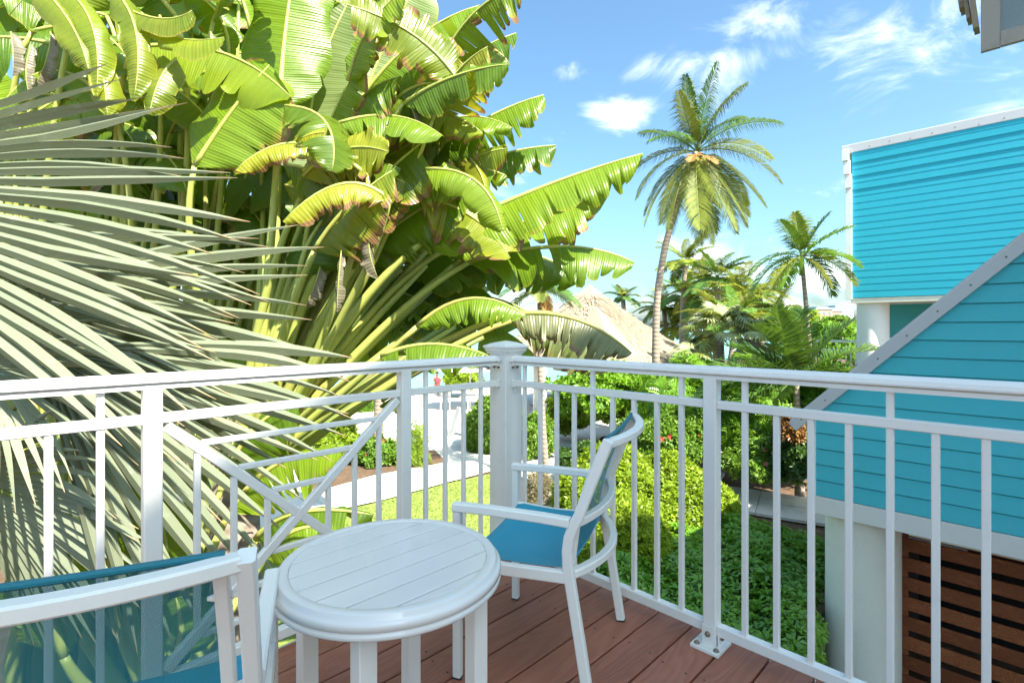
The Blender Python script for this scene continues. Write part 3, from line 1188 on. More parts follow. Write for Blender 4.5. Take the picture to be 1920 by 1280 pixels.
def make_chair(label, group):
    r = thing('armchair', (0, 0, 0), label, 'chair', group)
    hx = .285
    for s in (-1, 1):
        mb = MB()
        mb.bar(V((s * hx, .232, .006)), V((s * hx, .232, .588)), .028, .030, XR, .004)
        lg = mb.build('front_leg', CM, r)
        mb = MB()
        mb.bar(V((s * hx, .232, 0)), V((s * hx, .232, .007)), .029, .031, XR, .002)
        mb.build('foot_cap', M['rubber'], lg)
        mb = MB()
        ys = [(-.245, .006), (-.2105, .22), (-.180, .40), (-.171, .46), (-.169, .51), (-.175, .555), (-.190, .595), (-.208, .63), (-.245, .73), (-.303, .878)]
        mb.path([V((s * hx, y, z)) for y, z in ys], .028, .034, XR, .004)
        lg = mb.build('rear_leg', CM, r)
        mb = MB()
        mb.bar(V((s * hx, -.246, 0)), V((s * hx, -.245, .007)), .029, .035, XR, .002)
        mb.build('foot_cap', M['rubber'], lg)
        mb = MB()
        mb.path([V((s * hx, .247, .603)), V((s * hx, .12, .607)), V((s * hx, -.08, .607)), V((s * hx, -.1775, .604))], .034, .030, XR, .004)
        mb.build('armrest', CM, r)
        mb = MB()
        mb.path([V((s * hx, .217, .425)), V((s * hx, .05, .415)), V((s * hx, -.162, .425))], .026, .040, XR, .004)
        mb.build('seat_rail', CM, r)
        # sling holder bar inside the rear post
        mb = MB()
        mb.path([V((s * .247, -.172, .462)), V((s * .247, -.190, .60)), V((s * .247, -.232, .73)), V((s * .247, -.283, .855))], .022, .026, XR, .003)
        hb = mb.build('sling_bar', CM, r)
        mb = MB()
        for z, y in ((.52, -.178), (.80, -.259)):
            mb.tube([V((s * .257, y, z)), V((s * .273, y, z))], [.006, .006], 8)
            mb.tube([V((s * .224, y, z)), V((s * .238, y, z))], [.004, .008], 8)
        mb.build('stud', CM, hb)
    mb = MB()
    mb.path(bow(hx - .012, -.300, .868, .055), .026, .032, UP, .004)
    mb.build('top_rail', CM, r)
    mb = MB()
    mb.path(bow(hx - .013, -.190, .598, .058), .026, .028, UP, .004)
    mb.build('arm_bow', CM, r)
    mb = MB()
    mb.path(bow(hx - .013, -.176, .430, .082), .028, .030, UP, .004)
    mb.build('seat_bow', CM, r)
    mb = MB()
    mb.bar(V((-.27, .215, .395)), V((.27, .215, .395)), .024, .024, UP, .003)
    mb.build('front_rail', CM, r)
    # seat sling
    mb = MB()
    nx, ny = 13, 15
    vs, uv, fs = [], [], []
    for j in range(ny):
        t = j / (ny - 1)
        y = .245 - t * .415
        for i in range(nx):
            q = -1 + 2 * i / (nx - 1)
            sag = .030 * (1 - q * q) * (1 - .55 * abs(2 * t - 1) ** 3)
            z = .450 - sag - .012 * math.sin(PI * t) - (.045 * max(0, 1 - t / .13) ** 2) + .0 * t
            vs.append(V((q * .272, y + (.0 if t > .05 else -.002), z)))
            uv.append((q * .27, t * .42))
    for j in range(ny - 1):
        for i in range(nx - 1):
            a = j * nx + i
            fs.append((a, a + 1, a + nx + 1, a + nx))
    mb.add(vs, fs, uv, True)
    mb.build('seat', M['seat'], r)
    # back sling, see-through mesh with a hemmed top edge
    mb = MB()
    vs, uv, fs = [], [], []
    ny = 13
    for j in range(ny):
        t = j / (ny - 1)
        z = .455 + t * .425
        y = -.155 - .022 * t - .118 * t ** 1.7
        for i in range(nx):
            q = -1 + 2 * i / (nx - 1)
            vs.append(V((q * .254, y - .022 * (1 - q * q) * (1 - .5 * t), z)))
            uv.append((q * .254, z))
    for j in range(ny - 1):
        for i in range(nx - 1):
            a = j * nx + i
            fs.append((a, a + 1, a + nx + 1, a + nx))
    mb.add(vs, fs, uv, True)
    bs = mb.build('back_sling', M['sling'], r)
    mb = MB()
    mb.path([V((q * .254, -.292 - .011 * (1 - q * q), .881)) for q in [-1 + i / 6 for i in range(13)]], .010, .014, UP, .003)
    mb.build('sling_hem', M['hem'], bs)
    return r


CH_GROUP = 'white armchairs on the deck'
chair = make_chair('white metal armchair with teal sling seat, facing the table from beside the corner post', CH_GROUP)
f1 = V((-.93, .367, 0)).normalized()
chair.location = (.128, 2.003, 0)
chair.rotation_euler = (0, 0, math.atan2(f1.y, f1.x) - PI / 2)
chair2 = copy_tree(chair)
chair2['label'] = 'armchair seen from behind with see-through teal mesh back, nearest the camera'
f2 = V((-.36, .933, 0)).normalized()
chair2.location = (-.793, .99, 0)
chair2.rotation_euler = (0, 0, math.atan2(f2.y, f2.x) - PI / 2)

# ------------------------------------------------------------------ round table
TX, TY, TZ = -.333, 1.42, .605
tab = thing('side_table', (TX, TY, 0), 'round white slatted side table between the two armchairs', 'table')
TM = M['table_metal']
mb = MB()
mb.lathe((TX, TY, TZ), [(.262, -.018), (.262, -.0015), (.2635, 0), (.286, 0), (.289, -.002), (.291, -.011), (.2975, -.0145), (.3015, -.018), (.3025, -.022), (.3025, -.033), (.2985, -.0350), (.2985, -.038), (.3025, -.040), (.3025, -.050), (.299, -.054), (.262, -.054), (.262, -.018)], 96)
mb.build('rim', TM, tab)
PS = .0755
for i in range(-4, 4):
    c0 = (i + .5) * PS
    lo, hi = c0 - PS / 2 + .0030, c0 + PS / 2 - .0030
    Rr = .2612
    lo, hi = max(lo, -Rr), min(hi, Rr)
    if hi - lo < .006:
        continue
    tops, bots = [], []
    K = 12
    pl = []
    for k in range(K + 1):
        a = lo + (hi - lo) * k / K
        pl.append((a, math.sqrt(max(0, Rr * Rr - a * a))))
    outline = [(a, y) for a, y in pl] + [(a, -y) for a, y in reversed(pl)]
    n_ = len(outline)
    vs = []
    for z, ins in ((TZ - .0012, .0018), (TZ - .003, 0), (TZ - .014, 0)):
        for a, y in outline:
            am = (lo + hi) / 2
            aa = am + (a - am) * (1 - ins / max(.001, (hi - lo) / 2))
            vs.append(V((TX, TY, z)) + DR * aa + DN * (y * (1 - ins / .26)))
    fs = [tuple(range(n_))]
    for l in range(2):
        for k in range(n_):
            fs.append((l * n_ + k, (l + 1) * n_ + k, (l + 1) * n_ + (k + 1) % n_, l * n_ + (k + 1) % n_))
    fs.append(tuple(reversed(range(2 * n_, 3 * n_))))
    mb = MB()
    mb.add(vs, fs)
    mb.build('slat', TM, tab)
mb = MB()
mb.lathe((TX, TY, TZ), [(0, -.0155), (.261, -.0155), (.261, -.030), (0, -.030)], 48, False)
mb.build('underframe', M['chair_metal'], tab)
for k in range(4):
    a = math.radians(-2 + 90 * k)
    c = V((TX + .235 * math.cos(a), TY + .235 * math.sin(a), 0))
    mb = MB()
    mb.bar(c + UP * .006, c + UP * (TZ - .0625), .046, .046, DR, .003)
    lg = mb.build('leg', CM, tab)
    mb = MB()
    mb.bar(c, c + UP * .007, .047, .047, DR, .002)
    mb.build('foot_cap', M['rubber'], lg)

# ------------------------------------------------------------------ neighbouring gabled building (right)
NG = 6.6
gb = thing('gabled_building', W(-1.0, NG, GZ), 'teal gabled building with grey rake trim on a thick cream column', 'building')
Z_LO = -.66


def a_rake(z):
    return -1.70 + (z - .26)


EXPO = .1775
nb = 0
z = Z_LO + .004
while z < 3.4:
    z1 = z + EXPO
    aL0, aL1 = max(-1.70, a_rake(z)), max(-1.70, a_rake(z1))
    aR = 3.6
    mb = MB()
    t0, t1 = .026, .016
    zt1 = z1 - .011
    aT = max(-1.70, a_rake(zt1)) if zt1 > .26 else aL0
    vs = [W(aL0, NG - t0, z), W(aR, NG - t0, z), W(aR, NG - t1, zt1), W(aT, NG - t1, zt1),
          W(aL0, NG, z), W(aR, NG, z), W(aR, NG, zt1), W(aT, NG, zt1)]
    mb.add(vs, [(0, 1, 2, 3), (0, 4, 5, 1), (4, 7, 6, 5), (0, 3, 7, 4), (1, 5, 6, 2), (3, 2, 6, 7)])
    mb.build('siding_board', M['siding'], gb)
    z = z1
mb = MB()
mb.add([W(-1.69, NG + .006, Z_LO - .02), W(3.6, NG + .006, Z_LO - .02), W(3.6, NG + .006, 3.6), W(1.6, NG + .006, 3.55), W(-1.69, NG + .006, .26)], [(0, 1, 2, 3, 4)])
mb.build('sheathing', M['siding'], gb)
# corner board, rake trim, fascia band
mb = MB()
mb.bar(W(-1.735, NG - .010, Z_LO - .02), W(-1.735, NG - .010, .22), .085, .07, DR, .003)
mb.build('corner_board', M['trim_white'], gb)
mb = MB()
rk = V((DR.x, DR.y, 1)).normalized()
pk0, pk1 = W(-1.93, NG - .03, .09), W(-1.93 + 3.4, NG - .03, .09 + 3.4)
mb.bar(pk0, pk1, .115, .075, (UP - DR), .004)
mb.build('rake_trim', M['trim_grey'], gb)
mb = MB()
for i in range(14):
    q = pk0 + (pk1 - pk0) * ((i + .4) / 14) - DN * .038
    mb.tube([q, q - DN * .004], [.009, .006], 8)
mb.build('screw', M['bolt'], gb)
mb = MB()
mb.bar(W(-1.70, NG - .012, Z_LO - .105), W(3.6, NG - .012, Z_LO - .105), .03, .20, DN, .004)
mb.bar(W(-1.695, NG + .02, Z_LO - .105), W(-1.695, NG + 5.9, Z_LO - .105), .03, .20, DR, .004)
mb.build('fascia_band', M['trim_white'], gb)
mb = MB()
# soffit / ceiling slab under the upper storey, side wall and back
mb.bar(W(-1.68, NG + 3.0, Z_LO - .16), W(3.6, NG + 3.0, Z_LO - .16), 5.95, .06, DN)
mb.bar(W(-.9, NG + .52, Z_LO - .265), W(3.6, NG + .52, Z_LO - .265), .35, .15, DN, .01)
mb.build('soffit', M['stucco'], gb)
mb = MB()
mb.add([W(-1.66, NG + .02, Z_LO), W(-1.66, NG + 5.9, Z_LO), W(-1.66, NG + 5.9, .22), W(-1.66, NG + .02, .22)], [(0, 1, 2, 3)])
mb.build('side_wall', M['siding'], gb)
mb = MB()
rw = V((DR.x, DR.y, 1)).normalized()
for s0 in (0,):
    p_ = [W(-1.95, NG - .06, .115), W(1.6, NG - .06, 3.665), W(1.6, NG + 6.0, 3.665), W(-1.95, NG + 6.0, .115)]
    q_ = [p + V((0, 0, .06)) + DR * -.0 for p in p_]
    mb.add(p_ + q_, [(3, 2, 1, 0), (4, 5, 6, 7), (0, 1, 5, 4), (1, 2, 6, 5), (2, 3, 7, 6), (3, 0, 4, 7)])
p_ = [W(1.6, NG - .06, 3.665), W(5.15, NG - .06, .115), W(5.15, NG + 6.0, .115), W(1.6, NG + 6.0, 3.665)]
q_ = [p + V((0, 0, .06)) for p in p_]
mb.add(p_ + q_, [(3, 2, 1, 0), (4, 5, 6, 7), (0, 1, 5, 4), (1, 2, 6, 5), (2, 3, 7, 6), (3, 0, 4, 7)])
mb.build('roof', M['trim_grey'], gb)
# ground-floor column
cc = W(-1.335, NG + .42, 0)
mb = MB()
mb.lathe((cc.x, cc.y, 0), [(.365, GZ), (.365, -2.0), (.365, Z_LO - .19)], 64)
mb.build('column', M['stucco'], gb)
# wall jamb, slat screen and dark store behind
mb = MB()
mb.bar(W(-1.09, NG + .66, GZ), W(-1.09, NG + .66, Z_LO - .34), .05, .10, DR, .004)
mb.bar(W(-1.10, NG + .78, Z_LO - .42), W(-.45, NG + .78, Z_LO - .42), .05, .30, DN)
mb.build('jamb', M['trim_white'], gb)
scr = thing('slat_screen', W(-1.06, NG + .70, GZ), 'reddish hardwood slat screen under the gabled building', 'screen')
z = -1.06
k = 0
rs = random.Random(3)
while z > GZ - .0:
    mb = MB()
    hgt = .060 if k == 0 else .150
    zz = z - hgt
    da = rs.uniform(-.006, .006)
    mb.bar(W(-1.045 + da, NG + .70, zz + hgt / 2), W(2.6, NG + .70, zz + hgt / 2), .022, hgt, DN, .004)
    o = mb.build('slat', M['slat'], None, loc=W(-1.045, NG + .70, zz))
    o.parent = scr
    o.location = W(-1.045, NG + .70, zz) - scr.location
    z = zz - (.022 if k == 0 else .072)
    k += 1
    if k > 12:
        break
for a in (-.99, .1, 1.2, 2.2):
    mb = MB()
    mb.bar(W(a, NG + .745, GZ), W(a, NG + .745, -1.10), .07, .06, DR, .003)
    mb.build('upright', M['slat'], scr)
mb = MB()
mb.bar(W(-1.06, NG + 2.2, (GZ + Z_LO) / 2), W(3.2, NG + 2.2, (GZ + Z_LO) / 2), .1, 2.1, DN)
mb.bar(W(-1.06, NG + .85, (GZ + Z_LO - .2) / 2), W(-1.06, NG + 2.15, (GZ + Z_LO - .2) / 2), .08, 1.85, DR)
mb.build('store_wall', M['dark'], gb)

# ------------------------------------------------------------------ teal building further back
NU = 16.0
AU = -3.39
ub = thing('teal_house', W(AU, NU, GZ), 'bright teal house with flat white coping on white round column', 'building')
ZB, ZT = 2.03, 5.92
mb = MB()
mb.box(W(2.0, NU + 3.05, (ZB + ZT) / 2), (5.3, 3.0, (ZT - ZB) / 2 - .01), (DR, DN, UP))
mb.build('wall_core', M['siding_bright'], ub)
z = ZB
nbrd = 0
while z < ZT - .10:
    z1 = min(z + .178, ZT - .04)
    step = 0
    if z1 > ZT - .98:
        step = .010
    if z1 > ZT - .62:
        step = .020
    if z1 > ZT - .26:
        step = .030
    mb = MB()
    t0, t1 = .014 + step, .009 + step
    aL, aR = AU + .13, 6.5
    vs = [W(aL, NU - t0, z), W(aR, NU - t0, z), W(aR, NU - t1, z1 + .004), W(aL, NU - t1, z1 + .004), W(aL, NU + .05, z), W(aR, NU + .05, z), W(aR, NU + .05, z1 + .004), W(aL, NU + .05, z1 + .004)]
    mb.add(vs, [(0, 1, 2, 3), (0, 4, 5, 1), (4, 7, 6, 5), (0, 3, 7, 4), (1, 5, 6, 2), (3, 2, 6, 7)])
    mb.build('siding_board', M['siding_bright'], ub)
    z = z1
mb = MB()
mb.bar(W(AU + .055, NU - .01, ZB - .03), W(AU + .055, NU - .01, ZT - .98), .14, .10, DR, .005)
for q, (za, zb) in enumerate(((ZT - .98, ZT - .62), (ZT - .62, ZT - .26), (ZT - .26, ZT))):
    mb.bar(W(AU + .05 - .03 * q, NU - .035 - .03 * q, za + .002), W(AU + .05 - .03 * q, NU - .035 - .03 * q, zb), .15, .12, DR, .005)
mb.build('corner_board', M['trim_white'], ub)
mb = MB()
mb.bar(W(AU - .10, NU + .06, ZT + .055), W(6.5, NU + .06, ZT + .055), .23, .22, DN, .01)
mb.bar(W(AU - .0, NU + .18, ZT + .055), W(AU - .0, NU + 6.0, ZT + .055), .22, .20, DR, .01)
mb.build('coping', M['trim_grey'], ub)
mb = MB()
for i in range(24):
    q = W(AU + .1 + i * .42, NU - .054, ZT + .02 + .05 * ((i * 7) % 3 - 1) * .5)
    mb.tube([q, q - DN * .006], [.016, .01], 8)
mb.build('rivet', M['bolt'], ub)
mb = MB()
mb.bar(W(AU + .1, NU + 1.0, ZB - .07), W(6.5, NU + 1.0, ZB - .07), 2.0, .12, DN)
mb.build('soffit', M['stucco'], ub)
mb = MB()
c_ = W(AU + .50, NU + .45, 0)
mb.lathe((c_.x, c_.y, 0), [(.36, GZ), (.36, ZB - .13)], 48)
mb.build('column', M['white_wall'], ub)
z = .95
while z < 2.0:
    mb = MB()
    z1 = z + .178
    t0, t1 = .02, .006
    nn = NU + 2.0
    vs = [W(AU - .14, nn - t0, z), W(6, nn - t0, z), W(6, nn - t1, z1), W(AU - .14, nn - t1, z1), W(AU - .14, nn + .05, z), W(6, nn + .05, z), W(6, nn + .05, z1), W(AU - .14, nn + .05, z1)]
    mb.add(vs, [(0, 1, 2, 3), (0, 4, 5, 1), (4, 7, 6, 5), (0, 3, 7, 4), (1, 5, 6, 2), (3, 2, 6, 7)])
    mb.build('siding_board', M['siding_pale'], ub)
    z = z1
mb = MB()
mb.bar(W(AU + .3, NU + .50, .93), W(6.0, NU + .50, .93), .22, .10, DN, .008)
mb.bar(W(AU + .35, NU + .50, (GZ + .87) / 2), W(6.0, NU + .50, (GZ + .87) / 2), .14, .87 - GZ, DN)
mb.build('parapet', M['white_wall'], ub)
mb = MB()
q = W(AU + 3.3, NU + 1.95, 1.52)
mb.tube([q, q - DN * .05], [.055, .055], 12)
mb.tube([q - DN * .05, q - DN * .12 - UP * .05], [.035, .045], 10)
mb.build('wall_lamp', M['shake'], ub)
# balcony of that house: white balustrade with posts
bal = thing('balustrade', W(AU - .9, NU + .9, GZ), 'white balustrade on posts beside the round column of the teal house', 'railing')
BM = M['trim_white']
b0, b1 = W(AU - 1.75, NU + 1.1, 0), W(AU + .2, NU + 1.1, 0)
zb_, zt_ = -.10, .86
for q in (b0,):
    mb = MB()
    mb.bar(V((q.x, q.y, GZ)), V((q.x, q.y, zt_ + .12)), .17, .17, DR, .01)
    mb.bar(V((q.x, q.y, zt_ + .12)), V((q.x, q.y, zt_ + .18)), .24, .24, DR, .02)
    mb.build('post', BM, bal)
for zz, hh in ((zt_, .07), (zt_ - .25, .04), (zb_ + .10, .05)):
    mb = MB()
    mb.bar(b0 + DR * .09 + UP * zz, b1 + UP * zz, .06, hh, DN)
    mb.build('handrail' if hh > .06 else 'cross_bar', BM, bal)
mb0 = MB()
mb0.bar(V((0, 0, zb_ + .126)), V((0, 0, zt_ - .271)), .03, .03, DR)
first = None
for i in range(15):
    q = b0 + DR * (.2 + i * .118)
    if first is None:
        first = mb0.build('baluster', BM, None)
        first.parent = bal
        o = first
    else:
        o = first.copy()
        C.objects.link(o)
        o.parent = bal
    o.location = V((q.x, q.y, 0)) - bal.location
mb = MB()
mb.bar(b0 - DR * .1 + DN * .8 + UP * (zb_ - .06), b1 + DN * .8 + UP * (zb_ - .06), 1.8, .18, DN)
mb.build('floor_slab', BM, bal)
mb = MB()
q = b0 + DR * .75
mb.bar(V((q.x, q.y, GZ)), V((q.x, q.y, zb_ - .15)), .22, .22, DR, .01)
mb.build('post', BM, bal)

# ------------------------------------------------------------------ eave corner above right
ev = thing('roof_eave', P(1838, 98, 3.1), 'weathered roof eave corner with shingles at the upper edge of the view', 'roof')
e0 = P(1838, 98, 3.1)
an, nn_ = e0.dot(DR), e0.dot(DN)
zE = e0.z
mb = MB()
mb.bar(W(an + .045, nn_ + .012, zE), W(an + .045, nn_ + .012, zE + 1.6), .085, .03, DR, .003)
mb.bar(W(an + .0885, nn_ + .012, zE + .045), W(3.2, nn_ + .012, zE + .045), .03, .088, DN, .003)
mb.build('trim_board', M['eave_trim'], ev)
mb = MB()
mb.bar(W(an + .05, nn_ + .022, zE + .8), W(3.2, nn_ + .022, zE + .8), .016, 1.55, DN)
mb.build('panel', M['eave_panel'], ev)
for k, (off, zz, wd) in enumerate(((-.020, .155, .026), (-.055, .17, .020), (-.085, .19, .03))):
    mb = MB()
    mb.bar(W(an + off, nn_ + .02 + .03 * k, zE + zz + .07 * k), W(an + off - .12, nn_ + .03 + .03 * k, zE + 1.4), wd, .05, DR, .002)
    mb.bar(W(an + off, nn_ + .10 + .03 * k, zE + zz + .02 + .07 * k), W(an + off - .12, nn_ + .10 + .03 * k, zE + 1.4), wd, .10, DR, .002)
    mb.build('shingle', M['shake'], ev)

# ------------------------------------------------------------------ block added out of view, its top edge shaped to shade the deck
TE = math.tan(SUN_EL)


def caster(Pt, a_plane):
    tau = (a_plane - Pt.dot(DR)) / HD.dot(DR)
    return Pt + HD * tau + UP * (tau * TE)


AW = 7.5
blocker = thing('shade_blocker', W(AW, 0, GZ), 'tall pale block added outside the view, its sloping top shaped to shade the deck', 'building')
sh_pts = [(1.874, .587), (.961, 1.068)]
q0, q1 = [caster(rpt('L', s, z), AW) for s, z in sh_pts]
sl_ = (q1.z - q0.z) / (q1.dot(DN) - q0.dot(DN))
nA = -2.4
nB = q1.dot(DN) + 1.35
zA = q0.z + sl_ * (nA - q0.dot(DN))
zB2 = q0.z + sl_ * (nB - q0.dot(DN))
nC = 5.5
zC = zB2 - .22 * (nC - nB)
prof = [(nA, GZ), (nC, GZ), (nC, zC), (nB, zB2), (nA, zA)]
mb = MB()
vs = [W(AW, n, z) for n, z in prof] + [W(AW + 5, n, z) for n, z in prof]
mb.add(vs, [(0, 1, 2, 3, 4), (9, 8, 7, 6, 5)] + [(i, i + 5, (i + 1) % 5 + 5, (i + 1) % 5) for i in range(5)])
mb.build('wall', M['white_wall'], blocker)

# ------------------------------------------------------------------ big paddle leaves (traveller's palm, bananas)
def bez(p0, p1, p2, t):
    # p1 is the point ON the curve at t = .5
    c = p1 * 2 - (p0 + p2) * .5
    return p0 * ((1 - t) ** 2) + c * (2 * t * (1 - t)) + p2 * (t * t)


def bez_d(p0, p1, p2, t):
    c = p1 * 2 - (p0 + p2) * .5
    return ((c - p0) * (2 * (1 - t)) + (p2 - c) * (2 * t)).normalized()


def paddle(parent, p0, p1, p2, hw, F, fold=.35, droop=.8, tears=10, yel=0.0, brn=.4, age=0.0, seed=0, root=None, pr=.034, grav=.6, mid_mat='petiole', lean=.25, slim=1.0):
    r = random.Random(seed)
    L = (p1 - p0).length + (p2 - p1).length
    F = V(F).normalized()
    mb = MB()
    M_ = 6
    vs, uv, fs = [], [], []

    def width(u):
        a = min(1, max(.02, u / .16)) ** .55
        b = 1 - max(0, (u - .62) / .38) ** 2.3
        return hw * a * max(0.05, b) ** .55 * (1 + .05 * math.sin(u * 17 + seed))
    for side in (-1, 1):
        # strips between tears
        cuts = [0.0]
        n = max(2, int(tears * r.uniform(.8, 1.2)))
        for k in range(n - 1):
            cuts.append((k + 1) / n + r.uniform(-.4, .4) / n)
        cuts.append(1.0)
        for k in range(len(cuts) - 1):
            ua, ub = cuts[k], cuts[k + 1]
            if ub - ua < .004:
                continue
            cols = max(3, min(10, int((ub - ua) * 40) + 2))
            if tears > 6 and r.random() < .05:
                continue
            t0 = r.uniform(.03, .7) if tears > 4 else r.uniform(.5, .9)
            dd = r.gauss(0, .42 if tears > 6 else .2)
            gap = r.choice([r.uniform(.0, .12), r.uniform(.05, .45)]) if tears > 4 else r.uniform(0, .1)
            if tears > 6 and r.random() < .14:
                dd += r.uniform(.5, 1.1)
            sh = r.uniform(.80, 1.05)
            curl = r.uniform(-.2, .7) * (1 if r.random() < .35 else .15)
            tw = r.gauss(0, .25)
            rl = r.gauss(0, .45 if tears > 6 else .12)
            b0_ = len(vs)
            for j in range(M_ + 1):
                v = j / M_
                e = max(0, (v - t0) / (1 - t0)) if t0 < 1 else 0
                for i in range(cols):
                    c = i / (cols - 1)
                    cc = .5 + (c - .5) * (1 - gap * e)
                    u = ua + (ub - ua) * cc
                    w = width(u) * (1 + (sh - 1) * e) * (1 - .10 * e * abs(2 * c - 1) ** 3)
                    uu = min(1, u + lean * v * w / L * (1 - u))
                    p = bez(p0, p1, p2, uu)
                    T = bez_d(p0, p1, p2, uu)
                    S = T.cross(F)
                    if S.length < .05:
                        S = T.cross(F + V((.3, .2, .1)))
                    S.normalize()
                    N = S.cross(T).normalized()
                    U = V((0, 0, 1)) - T * T.z
                    D = N * (1 - grav) + U * grav if U.length > .25 else N
                    D = (D - T * D.dot(T)).normalized()
                    # integrate the curve outwards
                    x = y = 0.0
                    K = 4
                    for q in range(K):
                        vq = v * (q + .5) / K
                        eq = max(0, (vq - t0) / (1 - t0))
                        ph = fold + droop * vq + dd * eq + curl * eq * eq * 2
                        ph += .05 * math.sin(u * 31 + vq * 5 + seed)
                        ph = max(-1.2, min(1.9, ph))
                        x += math.cos(ph) * v / K
                        y += math.sin(ph) * v / K
                    pt = p + S * (side * x * w) - D * (y * w)
                    pt = pt + T * (tw * e * v * w * (c - .5) * .3)
                    pt = pt + N * (rl * e * (c - .5) * (ub - ua) * L)
                    # ripple between veins
                    pt = pt + N * (.0022 * math.sin(u * L * 52 + v * 3) * v + .011 * math.sin(u * L * 11 + v * 4 + seed) * v)
                    vs.append(pt)
                    uv.append((u * L + seed * .37, side * v))
            for j in range(M_):
                for i in range(cols - 1):
                    a = b0_ + j * cols + i
                    q4 = (a, a + 1, a + cols + 1, a + cols)
                    fs.append(q4[::-1] if side > 0 else q4)
    mb.add(vs, fs, uv, True)
    o = mb.build('leaf', M['banana'], parent)
    o.color = (yel, brn, age, 1)
    mb = MB()
    st = [i / 11 for i in range(12)]
    mb.tube([bez(p0, p1, p2, t) for t in st], [pr * slim * (.62 * (1 - t) ** .7 + .10) for t in st], 7)
    mb.build('midrib', M[mid_mat], o)
    if root is not None:
        T0 = bez_d(p0, p1, p2, 0)
        d = (p0 - root).length
        k_ = max(.06, (p0 - root).normalized().dot(T0)) * .24
        c1 = p0 - T0 * d * k_ - (p0 - root) * .12
        pts, rad = [], []
        for i in range(14):
            t = i / 13
            a_ = root * (1 - t) + c1 * t
            b_ = c1 * (1 - t) + p0 * t
            pts.append(a_ * (1 - t) + b_ * t)
            rad.append(pr * (1.5 - .85 * t))
        mb = MB()
        mb.tube(pts, rad, 9)
        mb.build('petiole', M[mid_mat], o)
    return o


UPV = V((0, 0, 1))
trav = thing('travellers_palm', P(440, 1050, 4.7), "tall fan-shaped palm with long yellow-green stalks and torn paddle leaves behind the left railing", 'palm')
TR = P(440, 905, 4.6)


def leafpx(parent, b, m, t, d, hw, F=(0, -.3, 1), root=TR, **kw):
    d0, d1, d2 = d if isinstance(d, tuple) else (d, d, d)
    return paddle(parent, P(*b, d0), P(*m, d1), P(*t, d2), hw, F, root=root, **kw)


CAMF = V((.25, -1, .45))
